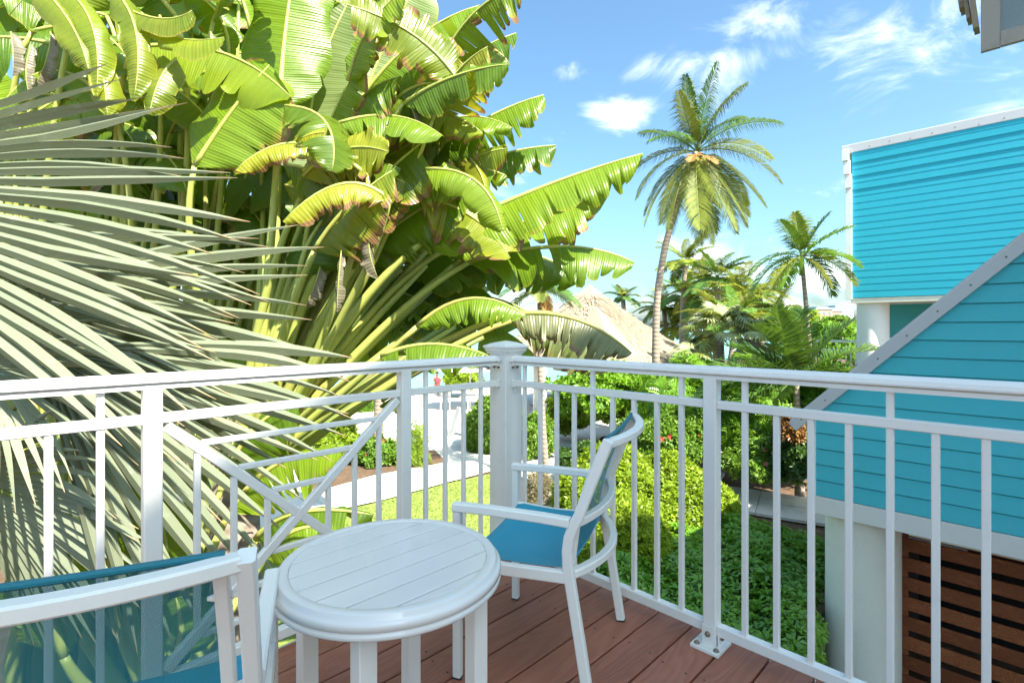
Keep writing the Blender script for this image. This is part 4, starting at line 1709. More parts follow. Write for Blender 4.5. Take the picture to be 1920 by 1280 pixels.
# (base, mid, tip, depths, half width, facing, options)
spec = [
    ((790, 455), (990, 362), (1205, 288), (4.4, 4.3, 4.1), .40, (.1, -.35, 1), dict(fold=.45, droop=1.0, tears=15, seed=1, brn=.35, pr=.042)),
    ((830, 470), (985, 415), (1120, 372), (4.8, 4.8, 4.7), .40, (.1, -.35, 1), dict(fold=.5, droop=1.0, tears=12, seed=2, brn=.7)),
    ((880, 492), (1050, 462), (1190, 492), (4.6, 4.5, 4.4), .36, (.1, -.4, 1), dict(fold=.35, droop=1.0, tears=13, seed=3, brn=.3)),
    ((850, 498), (960, 470), (1100, 520), (5.0, 5.1, 5.2), .42, (.1, -.3, 1), dict(fold=.6, droop=1.0, tears=14, seed=4)),
    ((782, 612), (880, 560), (985, 590), (4.0, 3.9, 3.8), .20, (0, -.55, 1), dict(fold=.25, droop=1.0, tears=13, seed=5, brn=.2, pr=.03)),
    ((715, 668), (810, 645), (920, 668), (3.7, 3.6, 3.5), .21, (0, -.6, 1), dict(fold=.25, droop=.9, tears=9, seed=6, brn=.15, pr=.026)),
    ((955, 590), (1075, 597), (1185, 662), (4.0, 3.9, 3.8), .28, (0, -.3, 1), dict(fold=.7, droop=.9, tears=17, seed=7, age=.62, brn=.9)),
    ((960, 600), (1060, 610), (1150, 690), (4.3, 4.3, 4.3), .36, (0, -.2, 1), dict(fold=.9, droop=.7, tears=20, seed=8, age=.35, brn=.8)),
    # right flank against the sky
    ((700, 300), (820, 150), (968, 62), (4.9, 4.8, 4.7), .38, (.5, -.5, .8), dict(fold=.4, droop=.9, tears=17, seed=9, brn=.5)),
    ((760, 330), (890, 235), (1020, 178), (4.8, 4.7, 4.6), .36, (.4, -.5, .8), dict(fold=.4, droop=.9, tears=15, seed=10, brn=.4)),
    ((780, 360), (905, 300), (1042, 272), (4.9, 4.9, 4.9), .34, (.2, -.4, 1), dict(fold=.5, droop=1.0, tears=16, seed=11, brn=.5)),
    ((640, 240), (760, 90), (900, 10), (5.1, 5.0, 4.9), .42, (.5, -.4, .8), dict(fold=.4, droop=.8, tears=12, seed=12)),
    ((690, 380), (800, 290), (905, 230), (4.6, 4.5, 4.4), .34, (.3, -.6, .8), dict(fold=.3, droop=.9, tears=15, seed=13, brn=.6)),
    # big clean upright blades
    ((525, 200), (535, 60), (560, -110), (4.4, 4.5, 4.6), .40, (.2, -1, .3), dict(fold=.12, droop=.25, tears=3, seed=14, brn=.1)),
    ((600, 330), (585, 190), (650, 10), (4.7, 4.8, 4.9), .42, (-.15, 1, -.2), dict(fold=.1, droop=.25, tears=4, seed=15, brn=.2)),
    ((660, 260), (710, 110), (790, -40), (5.0, 5.1, 5.2), .42, (-.3, 1, -.2), dict(fold=.15, droop=.3, tears=5, seed=16)),
    ((365, 312), (432, 212), (505, 122), (4.0, 4.0, 4.0), .42, (.15, -1, .55), dict(fold=.06, droop=.35, tears=4, seed=17, brn=.65, pr=.03)),
    # sunlit middle
    ((640, 420), (720, 330), (800, 262), (4.3, 4.2, 4.1), .36, (.2, -.8, .7), dict(fold=.25, droop=.8, tears=10, seed=18, brn=.8, yel=.15)),
    ((560, 380), (640, 290), (735, 235), (4.2, 4.1, 4.0), .34, (.1, -.8, .7), dict(fold=.25, droop=.6, tears=7, seed=19, brn=.75, yel=.25)),
    ((620, 300), (700, 210), (790, 150), (4.5, 4.4, 4.3), .34, (.1, -.9, .6), dict(fold=.2, droop=.7, tears=10, seed=20, brn=.85, yel=.15)),
    ((700, 250), (790, 150), (850, 70), (4.6, 4.5, 4.4), .26, (.2, -.8, .6), dict(fold=.3, droop=.9, tears=11, seed=21, brn=1.0, yel=.55)),
    ((590, 470), (650, 390), (735, 320), (4.0, 3.9, 3.8), .32, (.0, -.8, .7), dict(fold=.35, droop=.9, tears=11, seed=22, brn=.95, yel=.4)),
    ((690, 330), (560, 268), (438, 322), (3.9, 3.8, 3.7), .17, (0, -.6, 1), dict(fold=.4, droop=1.0, tears=11, seed=23, brn=.95, yel=.8, pr=.024)),
    ((730, 375), (640, 345), (530, 415), (3.8, 3.7, 3.6), .20, (0, -.5, 1), dict(fold=.5, droop=1.0, tears=13, seed=24, brn=1.0, yel=.65, pr=.024)),
    ((560, 520), (600, 420), (700, 330), (4.3, 4.3, 4.3), .40, (-.1, -1, .5), dict(fold=.2, droop=.5, tears=5, seed=25, brn=.4)),
    ((700, 455), (775, 400), (880, 345), (4.4, 4.4, 4.3), .36, (.2, -.7, .8), dict(fold=.35, droop=.9, tears=12, seed=26, brn=.4)),
    ((640, 470), (700, 420), (745, 400), (4.5, 4.5, 4.5), .34, (.2, -.9, .4), dict(fold=.3, droop=.8, tears=8, seed=27, brn=.5)),
    ((800, 345), (870, 315), (950, 330), (4.6, 4.5, 4.4), .30, (.2, -.6, .8), dict(fold=.5, droop=.9, tears=12, seed=28)),
    ((755, 505), (860, 465), (960, 440), (5.1, 5.1, 5.1), .42, (.1, -.5, .9), dict(fold=.6, droop=.9, tears=9, seed=29)),
    ((700, 560), (790, 540), (880, 560), (5.3, 5.4, 5.5), .45, (.1, -.5, .9), dict(fold=.6, droop=.8, tears=8, seed=30)),
    ((660, 520), (730, 500), (830, 520), (5.4, 5.4, 5.5), .48, (.0, -.8, .6), dict(fold=.4, droop=.7, tears=7, seed=31)),
    ((590, 590), (660, 560), (740, 600), (5.6, 5.6, 5.6), .46, (.0, -.8, .6), dict(fold=.4, droop=.7, tears=7, seed=32)),
    ((640, 640), (700, 610), (780, 640), (5.2, 5.2, 5.2), .34, (.0, -.7, .7), dict(fold=.5, droop=.8, tears=8, seed=33)),
    ((720, 690), (740, 720), (765, 780), (4.9, 4.8, 4.8), .22, (.4, -.7, .6), dict(fold=.6, droop=.7, tears=9, seed=34, age=.2)),
    ((850, 130), (905, 90), (955, 120), (4.6, 4.5, 4.4), .24, (.4, -.6, .7), dict(fold=.4, droop=.9, tears=9, seed=35, yel=.3, brn=.9)),
    ((760, 210), (830, 210), (905, 250), (4.3, 4.2, 4.1), .24, (.2, -.6, .8), dict(fold=.5, droop=.9, tears=10, seed=36, yel=.35, brn=.9)),
]
rr = random.Random(77)
for (b, m, t, d, hw, F, kw) in spec:
    leafpx(trav, b, m, t, d, hw, F, root=TR + V((rr.uniform(-.16, .16), rr.uniform(-.12, .12), rr.uniform(-.15, .1))), **kw)
for i in range(34):
    u_, v_ = rr.uniform(520, 900), rr.uniform(110, 395)
    if u_ > 900 - max(0, 250 - v_) * .5 + 30:
        continue
    th = rr.uniform(-.5, 1.2) if rr.random() < .72 else rr.uniform(2.2, 3.9)
    dep = rr.uniform(3.9, 4.7)
    b = P(u_, v_, dep)
    sz = rr.uniform(.55, 1.05)
    m = b + V((math.cos(th), rr.uniform(-.5, .1), math.sin(th))) * sz * .5
    th2 = th - math.copysign(rr.uniform(.2, .9), math.cos(th))
    t = m + V((math.cos(th2), rr.uniform(-.4, .1), math.sin(th2))) * sz * .5
    if 960 + FPX * t.x / t.y > 985:
        continue
    y_ = rr.choice([0, 0, .1, .3, .6])
    flat = rr.random() < .4
    paddle(trav, b, m, t, rr.uniform(.16, .30), (rr.uniform(-.3, .5), -1, rr.uniform(-.1, .4)) if flat else (rr.uniform(-.5, .7), -.8, rr.uniform(.1, 1)), fold=rr.uniform(-.1, .3) if flat else rr.uniform(.1, .7), droop=rr.uniform(.1, .5) if flat else rr.uniform(.4, 1.2), tears=rr.choice([5, 8, 11, 14]), brn=rr.choice([.05, .2, .4, .6, .8, 1.0]), yel=y_, seed=1700 + i, root=None if i % 3 else TR + V((rr.uniform(-.2, .2), .5, 0)), pr=.02)
# shaded hanging leaves low in the fan
for i in range(20):
    u_, v_ = rr.uniform(560, 860), rr.uniform(470, 620)
    dep = rr.uniform(5.2, 6.2)
    b = P(u_, v_, dep)
    th = rr.uniform(-.3, .6)
    sz = rr.uniform(.9, 1.4)
    m = b + V((math.cos(th), rr.uniform(-.2, .2), math.sin(th))) * sz * .5
    t = m + V((math.cos(th - .6), 0, math.sin(th - .6))) * sz * .5
    if 960 + FPX * t.x / t.y > 1010:
        continue
    paddle(trav, b, m, t, rr.uniform(.3, .45), (rr.uniform(-.2, .3), -.6, .8), fold=rr.uniform(.4, .8), droop=rr.uniform(.6, 1.0), tears=rr.choice([7, 10, 14]), brn=rr.uniform(.1, .7), seed=1800 + i, root=None, pr=.024)
# more leaves of the fan, further back
for i in range(30):
    th = math.radians(rr.uniform(8, 96))
    ln = rr.uniform(1.5, 2.9)
    dep = rr.uniform(4.9, 5.9)
    b = TR + V((math.cos(th) * ln, 0, math.sin(th) * ln))
    b.y = dep
    l2 = rr.uniform(1.3, 2.0)
    th2 = th - rr.uniform(.05, .35)
    m = b + V((math.cos(th2), rr.uniform(-.1, .2), math.sin(th2))) * (l2 * .5)
    th3 = th2 - rr.uniform(.2, .7)
    t = m + V((math.cos(th3), rr.uniform(-.2, .2), math.sin(th3))) * (l2 * .5)
    # stay inside the outline the crown has against the sky
    q = 960 + FPX * t.x / t.y
    vv = V0 - FPX * (t.z - CAM_Z) / t.y
    lim = 900 if vv < 150 else (960 if vv < 420 else 940)
    if q > lim:
        continue
    paddle(trav, b, m, t, rr.uniform(.32, .45), (rr.uniform(-.2, .4), -.7, rr.uniform(.3, .9)), fold=rr.uniform(.2, .6), droop=rr.uniform(.5, 1.0), tears=rr.choice([4, 7, 10, 14]), brn=rr.uniform(.2, .8), yel=rr.choice([0, 0, 0, .2]), seed=100 + i, root=TR + V((rr.uniform(-.2, .2), .15, rr.uniform(-.2, .1))))
mb = MB()
tb = V((TR.x, TR.y + .05, GZ))
mb.tube([tb, tb + UP * 1.2, TR - UP * .1, TR + UP * .25], [.26, .22, .20, .10], 14)
mb.build('trunk', M['bark'], trav)
# bare lower stalks that fan out of the trunk
for i in range(18):
    th = math.radians(30 + i * 2.7 + rr.uniform(-2, 2))
    ln = rr.uniform(2.2, 2.9)
    e = TR + V((math.cos(th) * ln, rr.uniform(.0, .25), math.sin(th) * ln))
    mb = MB()
    pts = [TR + (e - TR) * t + V((0, 0, .06 * math.sin(PI * t))) for t in (0, .25, .5, .75, 1)]
    mb.tube(pts, [.052, .046, .040, .034, .02], 9)
    mb.build('stalk', M['petiole'] if i % 3 else M['petiole_dark'], trav)
# dry hanging sheaths
for i in range(9):
    q = TR + V((rr.uniform(-.35, .3), -.25 + rr.uniform(-.1, .1), rr.uniform(.3, 1.0)))
    paddle(trav, q, q + V((rr.uniform(-.1, .15), -.03, -.16)), q + V((rr.uniform(-.15, .25), -.05, -.4)), .05, (rr.uniform(-.5, .5), -1, .2), fold=.5, droop=.6, tears=3, age=1.0, brn=1, seed=300 + i, pr=.008)

# ------------------------------------------------------------------ the banana thicket at the left
def clump(name, label, loc, leaves, group=None):
    t = thing(name, loc, label, 'banana plant', group)
    for kw in leaves:
        paddle(t, **kw)
    return t


rb = random.Random(21)


def rand_leaf(u, v, dep, size, hang, seed, root, yel=0.0, clean=False):
    b = P(u, v, dep)
    ang = rb.uniform(-.5, 1.0) if rb.random() < .6 else rb.uniform(1.6, 3.4)
    d = V((math.cos(ang), rb.uniform(-.5, .1), math.sin(ang) * .9 + .15)).normalized()
    m = b + d * size * .5
    d2 = (d + V((0, -.1, -hang))).normalized()
    t = m + d2 * size * .5
    F = V((rb.uniform(-.3, .5), rb.uniform(-1, -.4), rb.uniform(.2, .9)))
    return dict(p0=b, p1=m, p2=t, hw=size * rb.uniform(.19, .26), F=F, fold=rb.uniform(.1, .5), droop=rb.uniform(.3, .9),
                tears=3 if clean else rb.choice([3, 5, 9, 12]), yel=yel, brn=rb.uniform(.1, .7), seed=seed, root=root, pr=.026)


thick = [(60, 60, 4.2, 0), (140, 20, 4.0, .2), (250, 90, 4.1, .15), (330, 30, 4.3, 0), (120, 160, 4.4, .1), (210, 200, 4.2, 0), (300, 190, 4.3, .1),
         (400, 40, 4.5, 0), (30, 180, 4.7, 0), (270, 20, 4.7, .2), (180, 110, 4.6, 0), (350, 150, 4.6, 0), (430, 110, 4.8, 0), (60, 260, 4.9, 0), (230, 280, 4.8, 0),
         (320, 250, 4.7, .1), (120, 280, 5.2, 0), (20, 20, 5.2, 0), (200, 30, 5.3, 0), (380, 220, 5.3, 0), (470, 60, 5.3, 0), (100, 100, 5.5, 0), (300, 120, 5.5, 0),
         (520, 150, 5.6, 0), (420, 300, 5.4, 0), (160, 340, 5.5, 0), (40, 400, 5.6, 0), (280, 380, 5.5, 0), (360, 420, 5.6, 0), (480, 430, 5.7, 0), (560, 330, 5.8, 0)]
groups = {0: [], 1: [], 2: []}
for i, (u, v, dep, yel) in enumerate(thick):
    g = 0 if u < 160 else (1 if u < 340 else 2)
    rootu = (70, 240, 380)[g]
    groups[g].append(rand_leaf(u, v, dep, rb.uniform(1.0, 1.6), rb.uniform(.5, 1.4), 400 + i, P(rootu + rb.uniform(-20, 20), 900, 5.2), yel))
for i in range(78):
    u_, v_ = rb.uniform(-80, 800), rb.uniform(-60, 640)
    if u_ > 620 and v_ < 180:
        continue
    dep_ = rb.uniform(5.6, 7.2)
    g = 0 if u_ < 200 else (1 if u_ < 420 else 2)
    kw = rand_leaf(u_, v_, dep_, rb.uniform(1.7, 2.4), rb.uniform(.4, 1.3), 1400 + i, P((70, 240, 400)[g] + rb.uniform(-40, 40), 900, 6.2))
    q_ = 960 + FPX * kw['p2'].x / kw['p2'].y
    if q_ > 900:
        continue
    kw['hw'] *= 1.25
    kw['tears'] = rb.choice([3, 5, 8])
    groups[g].append(kw)
BG = 'banana plants in the thicket on the left'
labs = ['leafy banana plant behind the silver fan palm, at the far left of the thicket', 'banana plant with hanging lime-green leaf tips above the silver fan leaf', 'banana plant between the thicket and the fan-shaped palm, mostly in its shade']
for g in range(3):
    rootu = (70, 240, 380)[g]
    base = P(rootu, 900, 5.3)
    cl = clump('banana_plant', labs[g], V((base.x, base.y, GZ)), groups[g], BG)
    mb = MB()
    mb.tube([V((base.x, base.y, GZ)), V((base.x, base.y - .05, -.6)), V((base.x, base.y, base.z + .4))], [.17, .14, .10], 12)
    mb.build('trunk', M['petiole_dark'], cl)
# long narrow hanging lime leaves at the top left
hang = [((60, -40), (130, 40), (165, 130)), ((100, -30), (170, 40), (180, 180)), ((210, -20), (255, 60), (250, 190)), ((160, 60), (190, 130), (200, 215)), ((300, 30), (330, 70), (420, 70)), ((330, 110), (300, 150), (280, 215)), ((225, 10), (300, 35), (360, 20))]
for i, (b, m, t) in enumerate(hang):
    o = paddle(cl if i > 3 else cl, P(*b, 3.9), P(*m, 3.75), P(*t, 3.7), .13, (.3, -1, .5), fold=.3, droop=.6, tears=3, yel=.35, brn=.4, seed=500 + i, pr=.014)
# dead leaves hanging in the thicket
for i, (u, v, dep) in enumerate([(20, 60, 4.0), (60, 85, 4.0), (95, 60, 4.1), (115, 200, 4.3), (165, 230, 4.3), (200, 300, 4.4), (395, 60, 4.1), (410, 90, 4.1), (640, 470, 3.9), (600, 500, 4.1), (700, 410, 3.9), (845, 300, 4.2), (770, 200, 4.2)]):
    q = P(u, v, dep)
    ln_ = rb.uniform(.22, .5)
    paddle(cl if u < 450 else trav, q, q + V((rb.uniform(-.1, .1), -.04, -ln_ * .5)), q + V((rb.uniform(-.16, .16), -.02, -ln_)), rb.uniform(.05, .10), (rb.uniform(-.6, .6), -1, .2), fold=.6, droop=.5, tears=5, age=.95, brn=1, seed=560 + i, pr=.009, slim=.8)
# low leaves behind the rail
low = thing('banana_plant', V((P(260, 1000, 2.9).x, 2.95, GZ)), 'young banana plant with broad low leaves showing behind the left balusters', 'banana plant', BG)
lr = P(215, 1290, 3.0)
lspec = [((212, 1130), (205, 1040), (180, 960), (2.9, 2.8, 2.75), .26, (.15, -1, .3), dict(fold=.08, droop=.3, tears=3, seed=601, brn=.1)),
         ((310, 1090), (308, 1010), (290, 930), (3.0, 3.0, 3.0), .20, (.2, -1, .3), dict(fold=.12, droop=.3, tears=2, seed=602, brn=.1)),
         ((235, 960), (245, 880), (250, 800), (3.3, 3.3, 3.3), .17, (.3, -1, .1), dict(fold=.1, droop=.3, tears=2, seed=603)),
         ((330, 1230), (340, 1180), (330, 1120), (2.7, 2.7, 2.7), .18, (.2, -1, .4), dict(fold=.1, droop=.3, tears=2, seed=604)),
         ((430, 960), (520, 870), (640, 845), (3.9, 3.9, 3.8), .30, (.1, -.7, .8), dict(fold=.3, droop=.9, tears=14, seed=605)),
         ((480, 1010), (560, 960), (700, 965), (3.7, 3.6, 3.6), .20, (.1, -.7, .8), dict(fold=.4, droop=.9, tears=16, seed=606)),
         ((420, 900), (480, 800), (560, 760), (4.1, 4.1, 4.1), .30, (.1, -.8, .6), dict(fold=.3, droop=.7, tears=6, seed=607)),
         ((500, 1040), (540, 1000), (600, 985), (3.5, 3.4, 3.4), .17, (.1, -.7, .8), dict(fold=.3, droop=.7, tears=6, seed=608)),
         ((60, 1000), (20, 900), (-40, 830), (3.1, 3.1, 3.1), .2, (.3, -1, .3), dict(fold=.2, droop=.4, tears=4, seed=609, yel=.2)),
         ((120, 1230), (80, 1120), (20, 1060), (2.8, 2.8, 2.8), .2, (.3, -1, .3), dict(fold=.2, droop=.4, tears=4, seed=610, yel=.1))]
for (b, m, t, d, hw, F, kw) in lspec:
    leafpx(low, b, m, t, d, hw, F, root=lr + V((rr.uniform(-.1, .2), .2, -.4)), **kw)
# leaning stalks low at the left
stk = thing('stalk_clump', V((P(60, 1100, 3.4).x, 3.4, GZ)), 'clump of leaning green stalks at the lower left behind the railing', 'plant')
for i in range(26):
    u0 = rr.uniform(-60, 330)
    b = P(u0, 1240, rr.uniform(3.3, 4.2))
    tpx = u0 + rr.uniform(-60, 120)
    t = P(tpx, rr.uniform(640, 860), b.y + rr.uniform(-.2, .5))
    mb = MB()
    mb.tube([b - UP * 1.2, b, (b + t) * .5 + V((.03, 0, .02)), t], [.05, .045, .04, .024], 8)
    mb.build('stalk', M['petiole'] if i % 2 else M['petiole_dark'], stk)
for i in range(5):
    q = P(rr.uniform(240, 420), rr.uniform(640, 780), 3.6)
    paddle(stk, q, q + V((.08, -.02, -.18)), q + V((.1, -.02, -.42)), .06, (.3, -1, .2), fold=.5, droop=.6, tears=3, age=1.0, brn=1, seed=340 + i, pr=.008)

# ------------------------------------------------------------------ silver fan palm
fan = thing('silver_fan_palm', V((-3.4, 2.1, GZ)), 'silvery grey-green fan palm with stiff pleated leaves crossing the left railing', 'palm')
CROWN = V((-3.3, 1.9, .35))


def fan_leaf(hub, axis, N, Rr, nseg=34, spread=2.35, split=.5, seed=0, sag=.10, cup=.0, tipdroop=.0, a0=None, a1=None, upshort=0.0):
    r = random.Random(seed)
    axis = V(axis).normalized()
    N = V(N)
    N = (N - axis * N.dot(axis)).normalized()
    B = N.cross(axis).normalized()
    root = CROWN
    mb = MB()
    mb.tube([root, root * .4 + hub * .6 + UP * .08, hub - axis * .05, hub + axis * .25], [.05, .036, .028, .012], 8)
    leaf = mb.build('leaf', M['petiole_dark'], fan)
    da = 2 * spread / nseg
    for k in range(nseg):
        th = -spread + da * (k + .5)
        if a0 is not None and not (a0 <= th <= a1):
            continue
        L = Rr * (1 - .16 * (abs(th) / spread) ** 2) * (1 - upshort * max(0, th)) * r.uniform(.93, 1.03)
        sp = split * r.uniform(.85, 1.1)
        th2 = th + r.gauss(0, .024)
        rise = r.gauss(0, .035)
        sg = sag * r.uniform(.6, 1.5)
        tp = (tipdroop + .10) * r.uniform(.1, 2.0)
        wb = r.uniform(.02, .22)
        lat = r.gauss(0, .05)
        fl = r.uniform(.75, 1.25)
        vs, uv, fs = [], [], []
        nst = 13
        for i in range(nst):
            t = i / (nst - 1)
            rad = .03 + (L - .03) * t
            tt = th if t < sp else th + (th2 - th) * (t - sp) / (1 - sp)
            d = axis * math.cos(tt) + B * math.sin(tt)
            side = B * math.cos(tt) - axis * math.sin(tt)
            z = N * (cup * Rr * t * t + rise * L * max(0, t - sp)) - UP * (L * (sg * t * t + tp * max(0, t - .6) ** 2))
            wj = .5 * da * rad
            if t > sp:
                e = (t - sp) / (1 - sp)
                wj = .5 * da * (.03 + (L - .03) * sp) * (1 + wb * math.sin(PI * min(1, e * 1.35))) * (1 - e ** 2.2) ** .95
            wj = max(wj, .0012)
            c = hub + d * rad + z + side * (lat * L * max(0, t - sp) ** 2)
            # V-shaped pleat, flattening a little towards the tip
            pl = wj * 1.1 * fl
            vs += [c - side * wj - N * pl * .5, c + N * pl * .5, c + side * wj - N * pl * .5]
            uv += [(t, -1), (t, 0), (t, 1)]
        for i in range(nst - 1):
            a = i * 3
            fs += [(a, a + 1, a + 4, a + 3), (a + 1, a + 2, a + 5, a + 4)]
        mb = MB()
        mb.add(vs, fs, uv, False)
        mb.build('blade', M['fan'], leaf)
    return leaf


# leaf hubs by place: (column, row, depth), where the leaf points, the way it faces, radius
fan_leaf(P(-420, 335, 2.25), (1, -.07, -.06), (.15, -1, .2), 2.16, 118, 2.2, .64, 1, .035, a0=-.50, a1=.46, upshort=.62)
fan_leaf(P(-330, 420, 2.6), (1, .05, -.16), (.15, -1, .25), 2.15, 100, 2.2, .62, 11, .05, a0=-.50, a1=.22)
fan_leaf(P(-60, 540, 2.75), (1, .15, -.10), (.1, -1, .35), 1.84, 60, 2.2, .5, 2, .04, a0=-.75, a1=.42)
fan_leaf(P(-20, 690, 2.3), (.75, -.25, -.75), (.35, -1, -.3), .62, 34, 2.4, .42, 3, .10, .0, .3)
fan_leaf(P(70, 655, 2.45), (1, .25, -.42), (.25, -1, .30), 1.42, 60, 2.2, .55, 4, .08, a0=-.85, a1=.5)
fan_leaf(P(-60, 895, 2.45), (1, -.05, -.35), (.3, -1, -.5), .92, 48, 2.2, .5, 5, .14, a0=-1.3, a1=1.0)
fan_leaf(P(-160, 600, 3.0), (1, .1, -.05), (.2, -.8, .6), 1.15, 48, 2.2, .5, 6, .06, a0=-1.0, a1=.9)
fan_leaf(P(120, 690, 2.9), (1, .1, -.12), (.2, -.8, .6), 1.05, 48, 2.2, .5, 8, .10, a0=-1.0, a1=.6)
mb = MB()
mb.tube([V((-3.4, 2.1, GZ)), V((-3.38, 2.05, -1)), CROWN], [.24, .22, .2], 14)
mb.build('trunk', M['bark'], fan)

# ------------------------------------------------------------------ feather palms
def frond(parent, base, d0, L, droop, mat, n=46, leaf=.45, seed=0, hang=.9, lw=.035, vee=.35, name='frond', cupz=0.0, curve=None):
    """one feather leaf: rachis that arches over plus two rows of leaflets"""
    r = random.Random(seed)
    d = V(d0).normalized()
    pts, T = [base], [d]
    nst = 12
    p = base.copy()
    for i in range(nst):
        d = (d + UP * (-droop / nst) + (V(curve) * (1 / nst) if curve else V((0, 0, 0)))).normalized()
        p = p + d * (L / nst)
        pts.append(p)
        T.append(d)
    mb = MB()
    mb.tube(pts, [max(.004, .022 * L / 3 * (1 - i / nst) + .004) for i in range(nst + 1)], 5)
    vs, fs = [], []
    for k in range(n):
        t = .13 + .87 * (k + .5) / n
        x = t * nst
        i = min(nst - 1, int(x))
        q = pts[i].lerp(pts[i + 1], x - i)
        tt = T[i]
        S = tt.cross(UP)
        if S.length < .1:
            S = V((1, 0, 0))
        S.normalize()
        N = S.cross(tt).normalized()
        ll = leaf * (math.sin(PI * min(1, .12 + t * .86)) ** .6) * r.uniform(.85, 1.1)
        for s in (-1, 1):
            if r.random() < .03:
                continue
            fw = .35 + .75 * t
            dr = (S * s + tt * fw + N * vee * r.uniform(.3, 1.2)).normalized()
            m = q + dr * ll * .5
            d2 = (dr - UP * hang * r.uniform(.6, 1.3)).normalized()
            e = m + d2 * ll * .5
            w = lw * r.uniform(.8, 1.2)
            wd = dr.cross(N).normalized()
            wd = (wd * .8 + N * .35 * s).normalized()
            b = len(vs)
            vs += [q - wd * w * .3, q + wd * w * .3, m + wd * w * .5, m - wd * w * .5, e, e]
            vs[-1] = e + wd * w * .08
            vs[-2] = e - wd * w * .08
            fs += [(b, b + 1, b + 2, b + 3), (b + 3, b + 2, b + 5, b + 4)]
    mb.add(vs, fs)
    return mb.build(name, mat, parent)


def palm(name, label, base, crown, bend, r0, r1, fronds, group=None, cat='palm', line=None):
    t = thing(name, base, label, cat, group)
    pts, rad = [], []
    n = 14
    for i in range(n + 1):
        s = i / n
        if line:
            x = s * (len(line) - 1)
            k = min(len(line) - 2, int(x))
            a_, b_, c_, d_ = line[max(0, k - 1)], line[k], line[k + 1], line[min(len(line) - 1, k + 2)]
            f = x - k
            pts.append((b_ * 2 + (c_ - a_) * f + (a_ * 2 - b_ * 5 + c_ * 4 - d_) * f * f + (b_ * 3 - a_ - c_ * 3 + d_) * f ** 3) * .5)
        else:
            pts.append(base.lerp(crown, s) + bend * (math.sin(PI * s)))
        rr_ = (r0 + (r1 - r0) * s) * (1 + (.25 * max(0, 1 - s * 9))) * (1.04 if i % 2 else .97)
        rad.append(rr_)
    mb = MB()
    mb.tube(pts, rad, 10)
    mb.build('trunk', M['bark'], t)
    for i, kw in enumerate(fronds):
        frond(t, crown + V((0, 0, .02)), **kw)
    return t


# the tall coconut palm
CD = 15.0
cr = P(1306, 286, CD)
cb = G(1232, 815)
cb = V((P(1234, 760, CD).x, CD, GZ))
rp = random.Random(8)
fl = []
cspec = [  # (direction of the frond start in the picture plane, length, droop, towards / away)
    (98, 2.9, .35, .1), (88, 3.1, .4, -.2), (80, 3.0, .6, .3), (72, 3.0, .8, -.1), (62, 2.9, .95, .2), (106, 2.7, .45, -.2), (114, 2.3, .6, -.3), (128, 2.5, .95, .3), (50, 3.1, 1.15, -.3),
    (36, 3.2, 1.25, .1), (16, 3.4, 1.45, -.35), (-6, 3.0, 1.35, .3), (-24, 3.3, 1.0, -.4), (-44, 3.4, .75, .1), (-60, 3.3, .6, -.5),
    (-78, 3.6, .45, -.6), (-92, 3.7, .35, -.3), (-106, 3.5, .5, -.6), (-122, 3.4, .7, .1), (-140, 3.3, .95, -.3), (-160, 3.0, 1.15, .3), (-30, 3.2, .9, .2), (-52, 3.5, .6, .3), (-98, 3.6, .4, -.2), (-130, 3.5, .75, -.4), (-150, 3.3, 1.0, .2),
    (178, 3.2, 1.35, -.2), (160, 3.1, 1.3, .2), (145, 2.7, 1.1, -.5), (-86, 3.2, .3, .2), (-70, 3.2, .5, .4), (75, 2.2, .5, .4), (-114, 3.1, .5, .3)]
for i, (a, L, dr, dep) in enumerate(cspec):
    a = math.radians(a)
    up = math.sin(a)
    d = V((math.cos(a), dep, up))
    mt = M['frond_green'] if up > .55 and i % 3 else (M['frond_yellow'] if i % 4 == 1 else M['frond'])
    fl.append(dict(d0=d, L=L * .78, droop=dr * 1.05, mat=mt, n=62, leaf=.60, seed=i, hang=1.15 if up > -.2 else .4, lw=.026, vee=.15, curve=(.18, 0, 0)))
line_ = [cb] + [P(u, v, CD) for u, v in ((1230, 690), (1230, 610), (1235, 535), (1250, 450), (1276, 368))] + [cr]
coco = palm('coconut_palm', 'tall coconut palm with a curved trunk standing clear against the sky', cb, cr, V((0, 0, 0)), .115, .08, fl, line=line_)
nm0 = None
for i in range(11):
    a = i * 2.4
    q = cr + V((.21 * math.cos(a), .21 * math.sin(a) - .08, -.22 - .09 * (i % 3)))
    if nm0 is None:
        mb = MB()
        mb.ball((0, 0, 0), .09, 10, 7, (1, 1, 1.2))
        o = mb.build('coconut', M['nut'])
        nm0 = o
    else:
        o = nm0.copy()
        C.objects.link(o)
    o.parent = coco
    o.location = q - coco.location
frond(coco, cr - UP * .1, (.25, -.6, -.1), .9, .8, M['frond_dead'], 20, .3, 71, .5, .03, name='dead_flower_stalk')
frond(coco, cr - UP * .1, (-.35, -.6, .0), .9, .9, M['frond_dead'], 20, .3, 72, .5, .03, name='dead_flower_stalk')

